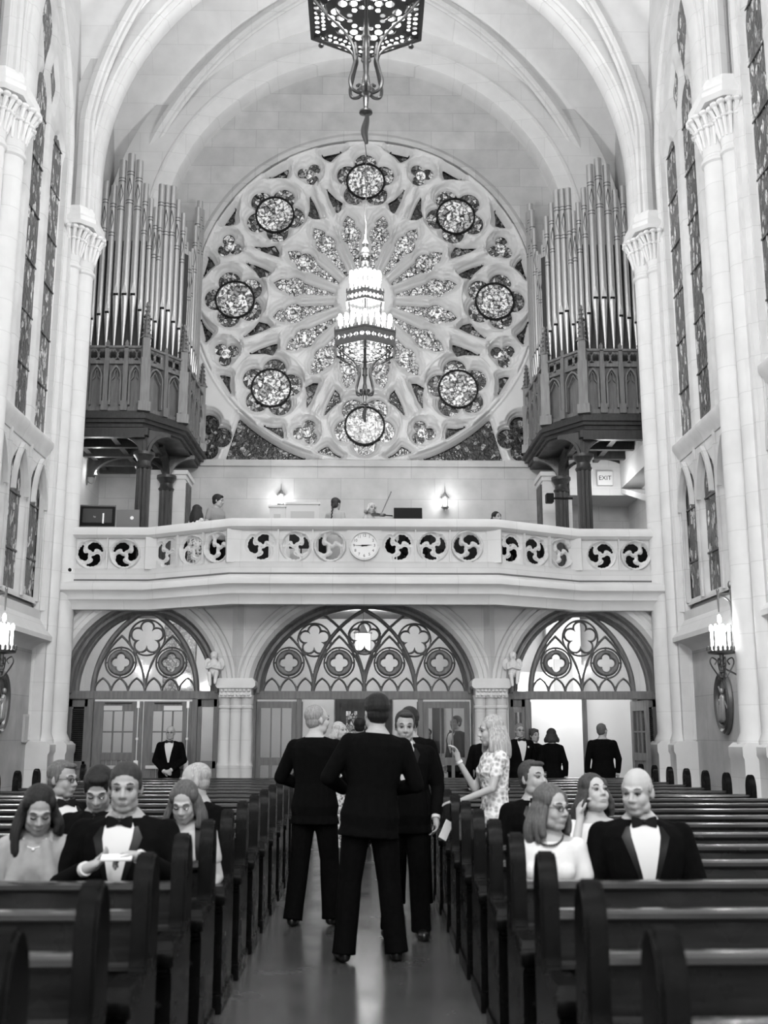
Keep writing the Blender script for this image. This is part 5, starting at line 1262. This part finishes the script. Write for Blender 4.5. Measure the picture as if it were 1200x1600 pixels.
    if legs == 'trousers' or pose == 'sit':
        q = MB(); tm_ = SUIT
        q.ell(hip + Vector((0, 0, -.01)), (.17 * width, .125, .11), 16)
        for s_ in (-1, 1):
            h_, kn, an, toe = LG[s_]; q.cap(h_, kn, .104, .080); q.tube([kn + (an - kn) * t_ for t_ in (-.08, .4, .8, 1.0, 1.10)], [.079, .080, .077, .078, .080], 14)
        child('trousers' if not fem else 'skirt', q, tm_, cv)
    for s_ in (-1, 1):
        h_, kn, an, toe = LG[s_]; m = MB(); d = (toe - an); d.z = 0; d.normalize()
        m.ell(an + d * .14 + Vector((0, 0, -.047)), (.05, .05, .034), 12); m.cap(an + Vector((0, .03, -.045)), an + d * .15 + Vector((0, 0, -.055)), .042, .04, 10); m.ell(an + Vector((0, 0, -.02)), (.045, .05, .045), 10)
        child('shoe', m, SHOE if not fem else SHOE, cv, sm=1)
    for fn in extra: fn(child, U, Hd, A, Mh)
    return root
D2 = math.radians
HOLDF = lambda d, n_, c=.6: (d, n_, c)
def necklace(child, U, Hd, A, Mh):
    m = MB()
    for i in range(34): q = pi * 2 * i / 34; m.ell(U(.072 * sin(q), .0 - .088 * cos(q) - .02, 1.452 - .045 * max(0, cos(q))), (.0075,) * 3, 6)
    child('bead_necklace', m, mat('dark_beads', .05, .3))
def pendant(child, U, Hd, A, Mh):
    m = MB(); m.tube([U(.06 * sin(q), -.04 - .055 * cos(q), 1.455 - .05 * max(0, cos(q))) for q in [-1.4 + 2.8 * i / 14 for i in range(15)]], .0025, 5); m.ell(U(0, -.10, 1.40), (.009,) * 3, 8); child('necklace', m, mat('silver', .8, .2, metal=.8))
def earring(child, U, Hd, A, Mh):
    for s_ in (-1, 1): child('earring', MB().ell(Hd(s_ * .08, .0, -.045), (.007,) * 3, 8), mat('pearl', .85, .2))
def pocket(child, U, Hd, A, Mh): child('pocket_flower', MB().ell(U(.105, -.135, 1.33), (.018, .012, .018), 8), SHIRT)
def bracelet(child, U, Hd, A, Mh):
    sh, e, wr, hd = A[-1]; d = (wr - e).normalized(); child('bracelet', MB().cyl(wr - d * .03, wr - d * .01, .030, n=12), mat('silver', .8, .2))
def strap(child, U, Hd, A, Mh):
    child('dark_strap', MB().sweep(smo([U(.06, .06, 1.47), U(.085, -.06, 1.44), U(.10, -.13, 1.3), U(.13, -.13, 1.1)], 4), [(-.014, -.004), (.014, -.004), (.014, .008), (-.014, .008)], (0, -1, .3)), SATIN)

# --- standing in the aisle
FWD = {'L': ((.30, -.02, 1.14), (.16, -.24, 1.06)), 'R': ((-.30, -.02, 1.14), (-.14, -.26, 1.08))}
P1 = person('fair-haired man in black suit standing left in the aisle, back to the camera', (-.42, 9.75, 0), pi - .25, 1.84, stance=.14, step=.06, head=(-38, 0, 0), hair=('crop', .30), bowtie=None, skin=.5, arms=FWD)
P2 = person('tall dark-haired man in black suit nearest the camera in the aisle, seen from behind', (.05, 8.25, 0), pi + .12, 1.88, stance=.17, side=-5, arms=FWD, head=(14, 4, 0), hair=('full', .012), bowtie=None, skin=.42, width=1.04)
P3 = person('man in tuxedo with light bow tie facing the camera, white paper in his hand', (.34, 9.15, 0), -.05, 1.78, stance=.12, step=-.05, head=(4, 8, 0), hair=('short', .03), bowtie='white', skin=.40, width=1.05,
            arms={'L': ((.26, .04, 1.13), (.24, -.10, .90), ((.1, -.35, -1), (-1, -.2, 0), .5))})
P4 = person('man in black suit hidden behind the facing man, only dark hair and shoulder showing', (.44, 10.6, 0), pi, 1.84, hair=('full', .02), bowtie=None, skin=.4, stance=.12)
t = thing('folded_paper', 'white folded paper held low by the man with the light bow tie', 'paper', (.655, 8.93, .84), .5); MB().obox((0, 0, 0), (.07, .012, .15), M=Matrix.Rotation(.5, 3, 'Y')).build('sheet', PAPER, t)
LACE = mat('white_lace', .35, .8, kind='lace', v2=.8, scale=26)
P5 = person('blonde woman in white lace dress in profile, hand raised, at the right pew ends', (1.09, 9.28, 0), -pi / 2 + .15, 1.74, 'f', top='blouse', topc=LACE, legs='skirt', hair=('long', .42, .21), skin=.5, head=(0, 6, 0),
            arms={'R': ((-.19, -.12, 1.12), (-.20, -.26, 1.36), ((0, -.15, 1), (0, -1, 0), .5)), 'L': ((.20, -.08, 1.14), (.12, -.33, 1.04), ((.0, -1, -.05), (0, 0, -1), .2))}, extra=(bracelet, earring))
P6 = person('man in dark suit standing farther back, mostly hidden by the blonde woman', (1.62, 14.6, 0), 2.6, 1.74, hair=('short', .03), bowtie=None, skin=.4, near=False)
# --- far end
person('bald man with glasses and bow tie, hands folded, standing at the left double doors', (-3.42, 19.75, 0), 0, 1.75, hair=('bald', .35), glasses=True, skin=.45, near=False, vox=.008,
       arms={'L': ((.25, .0, 1.13), (.06, -.19, .97), ((-.9, -.2, -.3), (0, 1, 0), .5)), 'R': ((-.25, .0, 1.13), (-.05, -.21, .95), ((.9, -.1, -.3), (0, 1, 0), .5))})
person('laughing fair-haired woman in the doorway between the two standing men', (-.33, 15.2, 0), .5, 1.76, 'f', top='blouse', topc=mat('floral_cloth', .12, .8, kind='lace', v2=.6, scale=30), legs='skirt', hair=('bob', .5, .1), head=(20, -6, 0), skin=.5, near=False, vox=.008)
person('dark-haired man behind the laughing woman, only his hair showing', (-.06, 16.4, 0), pi, 1.84, hair=('short', .015), bowtie=None, near=False)
person('small dark-haired woman seen through the glazed panel right of the centre door', (1.22, 21.4, 0), .3, 1.72, 'f', top='blouse', topc=mat('patterned_dark', .06, .7, kind='lace', v2=.35, scale=30), legs='skirt', hair=('bun', .02), skin=.3, near=False, vox=.008)
person('bearded man in tuxedo seen through the glazed panel, facing left', (1.80, 21.5, 0), -1.0, 1.96, hair=('short', .06), skin=.38, near=False, vox=.008)
person('man with glasses and white pocket flower in tuxedo at the right doorway', (2.76, 19.6, 0), .2, 1.79, hair=('receding', .2), glasses=True, skin=.42, near=False, vox=.008, width=1.08, extra=(pocket,))
person('dark-haired woman in black with her back turned in the right-hand doorway', (3.31, 19.5, 0), pi - .1, 1.70, 'f', top='suit', bowtie=None, hair=('bob', .03, .1), skin=.4, near=False, width=1.05)
person('curly-haired person just behind the woman in black', (3.12, 20.25, 0), .4, 1.70, 'f', top='suit', bowtie=None, hair=('wavy', .06), skin=.4, near=False)
person('man in black suit and glasses, back turned, in the bright right-hand doorway', (4.22, 19.6, 0), pi + .15, 1.79, hair=('short', .12), glasses=True, bowtie=None, skin=.4, near=False, width=1.12, head=(-50, 0, 0))
# --- seated left
person('heavy grey-haired man in tuxedo holding a white phone, seated second on the left', (-1.27, 6.1, 0), -.05, 1.84, pose='sit', lean=6, head=(8, 6, 0), hair=('receding', .035), skin=.37, width=1.18, vox=.0055,
       arms={'L': ((.32, -.10, 1.16), (.17, -.36, 1.34), ((-.95, -.1, .10), (0, -.3, -1), .7)), 'R': ((-.34, -.08, 1.12), (-.09, -.34, 1.28), ((.9, -.2, .35), (0, -.3, 1), .45))})
t = thing('mobile_phone', 'white mobile phone in the hands of the heavy seated man', 'phone', (-1.21, 5.60, .985), .1); MB().obox((0, 0, 0), (.15, .075, .012), M=Matrix.Rotation(.25, 3, 'X')).build('case', PAPER, t, bev=.003)
person('long dark-haired woman in a pale shawl looking down, seated at the far left', (-1.74, 6.08, 0), .15, 1.70, 'f', pose='sit', lean=6, head=(12, 26, 0), top='shawl', topc=mat('beige_shawl', .30, .8, kind='plain', v2=.24, scale=20), hair=('long', .014, .26, -1), skin=.36, eyes=False, vox=.0055, extra=(pendant, earring))
person('grey-haired man with glasses and bow tie in profile, seated behind the woman in the shawl', (-2.12, 7.88, 0), .75, 1.80, pose='sit', head=(22, 4, 0), hair=('short', .11), glasses=True, skin=.34)
person('dark-haired man looking down behind the heavy man with the phone', (-1.62, 7.0, 0), .0, 1.80, pose='sit', lean=8, head=(6, 30, 0), hair=('full', .014), skin=.36, eyes=False)
person('light brown-haired girl looking down, dark strap on her shoulder', (-1.09, 7.0, 0), .0, 1.68, 'f', pose='sit', lean=7, head=(-4, 24, 0), top='blouse', topc=mat('pale_blouse', .45, .8), hair=('long', .09, .17), skin=.45, eyes=False, extra=(strap,))
person('white-haired man in dark suit seated behind the girl, face turned away', (-1.16, 7.9, 0), -.7, 1.78, pose='sit', head=(-40, 8, 0), hair=('crop', .40), skin=.42)
# --- seated right
person('woman with glasses, bead necklace and shoulder-length hair seated by the aisle on the right', (1.01, 6.1, 0), -.2, 1.68, 'f', pose='sit', head=(48, 2, 0), top='blouse', topc=mat('white_blouse', .72, .8, kind='plain', v2=.66, scale=25), hair=('long', .10, .17), glasses=True, skin=.44, vox=.0055, extra=(necklace, earring))
person('bald man in tuxedo with broad white shirt front, head turned left, seated on the right', (1.51, 6.12, 0), -.05, 1.80, pose='sit', head=(-30, 8, 0), hair=('bald', .40), skin=.47, width=1.16, vox=.0055)
person('brown-haired woman in white looking up with a hand at her hair, seated behind', (1.45, 7.0, 0), .1, 1.72, 'f', pose='sit', head=(14, -16, 0), top='blouse', topc=mat('white_blouse'), hair=('bob', .05, .13), skin=.5,
       arms={'R': ((-.20, -.16, 1.22), (-.12, -.06, 1.46), ((.1, .3, 1), (1, 0, 0), .6))}, extra=(earring,))
person('grey-brown-haired man in tuxedo at the aisle end behind the woman with the necklace', (1.20, 7.9, 0), .25, 1.80, pose='sit', head=(18, -6, 0), hair=('short', .05), skin=.42)
# --- gallery
person('woman in a white floral dress with long dark hair in the gallery, back to us', (-3.27, 20.9, ZG - .1), 2.5, 1.70, 'f', top='blouse', topc=mat('white_floral', .05, .8, kind='lace', v2=.85, scale=22), legs='skirt', hair=('long', .03, .22), near=False, skin=.45)
person('young man in a grey T-shirt standing in the gallery left of the panelled screen', (-2.87, 20.75, ZG), 1.0, 1.78, top='tee', topc=mat('grey_tee', .25, .8), hair=('full', .02), near=False, skin=.42, vox=.008, head=(20, 10, 0))
person('woman with a long braid in a pale top in the gallery left of the clock', (-.56, 20.75, ZG), 2.7, 1.72, 'f', top='blouse', topc=mat('pale_top', .42, .8), legs='skirt', hair=('braid', .05), near=False, skin=.45, vox=.008, head=(-10, 0, 0))
person('white-haired violinist seated in the gallery above the clock', (.12, 20.6, ZG + .27), .9, 1.70, 'f', pose='sit', top='blouse', topc=mat('pale_top'), hair=('bob', .6, .08), near=False, skin=.45, vox=.008, head=(-30, 0, 12),
       arms={'L': ((.27, -.20, 1.22), (.16, -.42, 1.34), ((-.3, -.6, .4), (0, 0, 1), .7)), 'R': ((-.28, -.1, 1.2), (-.05, -.30, 1.30), ((.4, -.6, 0), (0, 0, -1), .5))})
t = thing('violin', 'violin held at the chin of the white-haired player above the clock', 'violin', (.36, 20.36, 5.70), .35); t.scale = (.8, .8, .8)
m = MB(); pr = [(.02, 0), (.10, .05), (.13, .1), (.085, .17), (.07, .2), (.105, .27), (.08, .34), (.02, .355)]
m.prism([(v, u) for u, v in pr] + [(v, -u) for u, v in pr[::-1]], lambda u, v, w_: (-.3 + u, v * .9, w_), -.02, .02); m.build('body', mat('violin_varnish', .08, .2), t)
m = MB(); m.box(.05, .22, -.012, .012, -.01, .015); m.tube([(.22, 0, 0), (.27, 0, .01), (.29, 0, -.01)], .015, 8)
for k in (-1, 1): m.cyl((.24, 0, 0), (.24, k * .04, .01), .006, n=6)
m.build('neck', BLACK, t)
t = thing('violin_bow', 'slanting violin bow raised above the clock', 'violin bow', (.32, 20.36, 5.72), 0); m = MB(); m.cyl((0, 0, 0), (.19, .02, .44), .006, n=6); m.cyl((.01, -.01, 0), (.2, .01, .43), .002, n=4); m.ell((.19, .02, .44), (.01, .01, .012), 6); m.box(-.015, .015, -.01, .01, -.03, .03); m.build('bow_stick', mat('violin_varnish'), t)
person('dark-haired musician seated low in the gallery near the right bend of the balustrade', (2.55, 20.6, ZG + .10), .6, 1.70, 'f', pose='sit', top='suit', bowtie=None, hair=('bun', .02), near=False, skin=.4)
person('musician in black seated behind the roundels right of the clock', (1.0, 21.3, ZG), .1, 1.70, 'f', pose='sit', top='suit', bowtie=None, hair=('bun', .05), near=False, skin=.4)
# chairs for the seated musicians
def chair(x, y, z, label):
    t = thing('gallery_chair', label, 'chair', (x, y, z), 0, 'chairs of the seated musicians')
    MB().box(-.2, .2, -.2, .2, .43, .46).build('seat', DARKW, t, bev=.008); MB().box(-.2, .2, .19, .22, .62, .85).build('backrest', DARKW, t, bev=.008)
    for sx in (-1, 1):
        for sy in (-1, 1): MB().box(sx * .18 - .015, sx * .18 + .015, sy * .18 - .015, sy * .18 + .015, 0, .43 if sy < 0 else .85).build('leg', DARKW, t)
chair(.12, 20.62, ZG + .25, 'dark chair under the white-haired violinist'); chair(2.55, 20.62, ZG + .08, 'dark chair at the right bend of the balustrade'); chair(1.0, 21.32, ZG, 'dark chair behind the music stand')
# --- cherub statues on the capitals
for s_ in (-1, 1):
    m = MB(); x = s_ * 2.73; y = YD - .22; z = 2.62
    m.ell((x, y, z + .38), (.062, .065, .075), 14); m.ell((x, y + .01, z + .41), (.072, .072, .06), 14); m.cap((x, y, z + .08), (x, y, z + .26), .09, .075, 12); m.ell((x, y + .0, z + .24), (.1, .07, .06), 12)
    m.cap((x - .05, y - .02, z + .06), (x - .06, y - .15, z + .05), .05, .042, 10); m.cap((x - .06, y - .15, z + .05), (x - .04, y - .16, z - .14), .04, .03, 10); m.cap((x + .05, y - .02, z + .06), (x + .07, y - .14, z + .08), .05, .042, 10); m.cap((x + .07, y - .14, z + .08), (x + .05, y - .15, z - .1), .04, .03, 10)
    m.cap((x - .09, y, z + .25), (x - .1, y - .09, z + .16), .03, .026, 8); m.cap((x - .1, y - .09, z + .16), (x + .02, y - .13, z + .2), .026, .022, 8); m.cap((x + .09, y, z + .25), (x + .12, y - .06, z + .15), .03, .026, 8); m.cap((x + .12, y - .06, z + .15), (x + .0, y - .13, z + .17), .026, .022, 8)
    m.ell((x - .04, y - .17, z - .16), (.025, .045, .02), 8); m.ell((x + .05, y - .16, z - .12), (.025, .045, .02), 8)
    m.ell((x, y - .07, z + .365), (.013, .014, .013), 6)
    for k in (-1, 1): m.ell((x + k * .12, y + .07, z + .24), (.07, .02, .11), 10)
    me = remesh(m, 'cherub_statue', .007, 1); o = link('cherub_statue', me, CARVE); tag(o, 'small pale stone cherub seated on the capital %s of the middle arch' % ('left' if s_ < 0 else 'right'), 'statue', 'stone cherubs on the capitals')
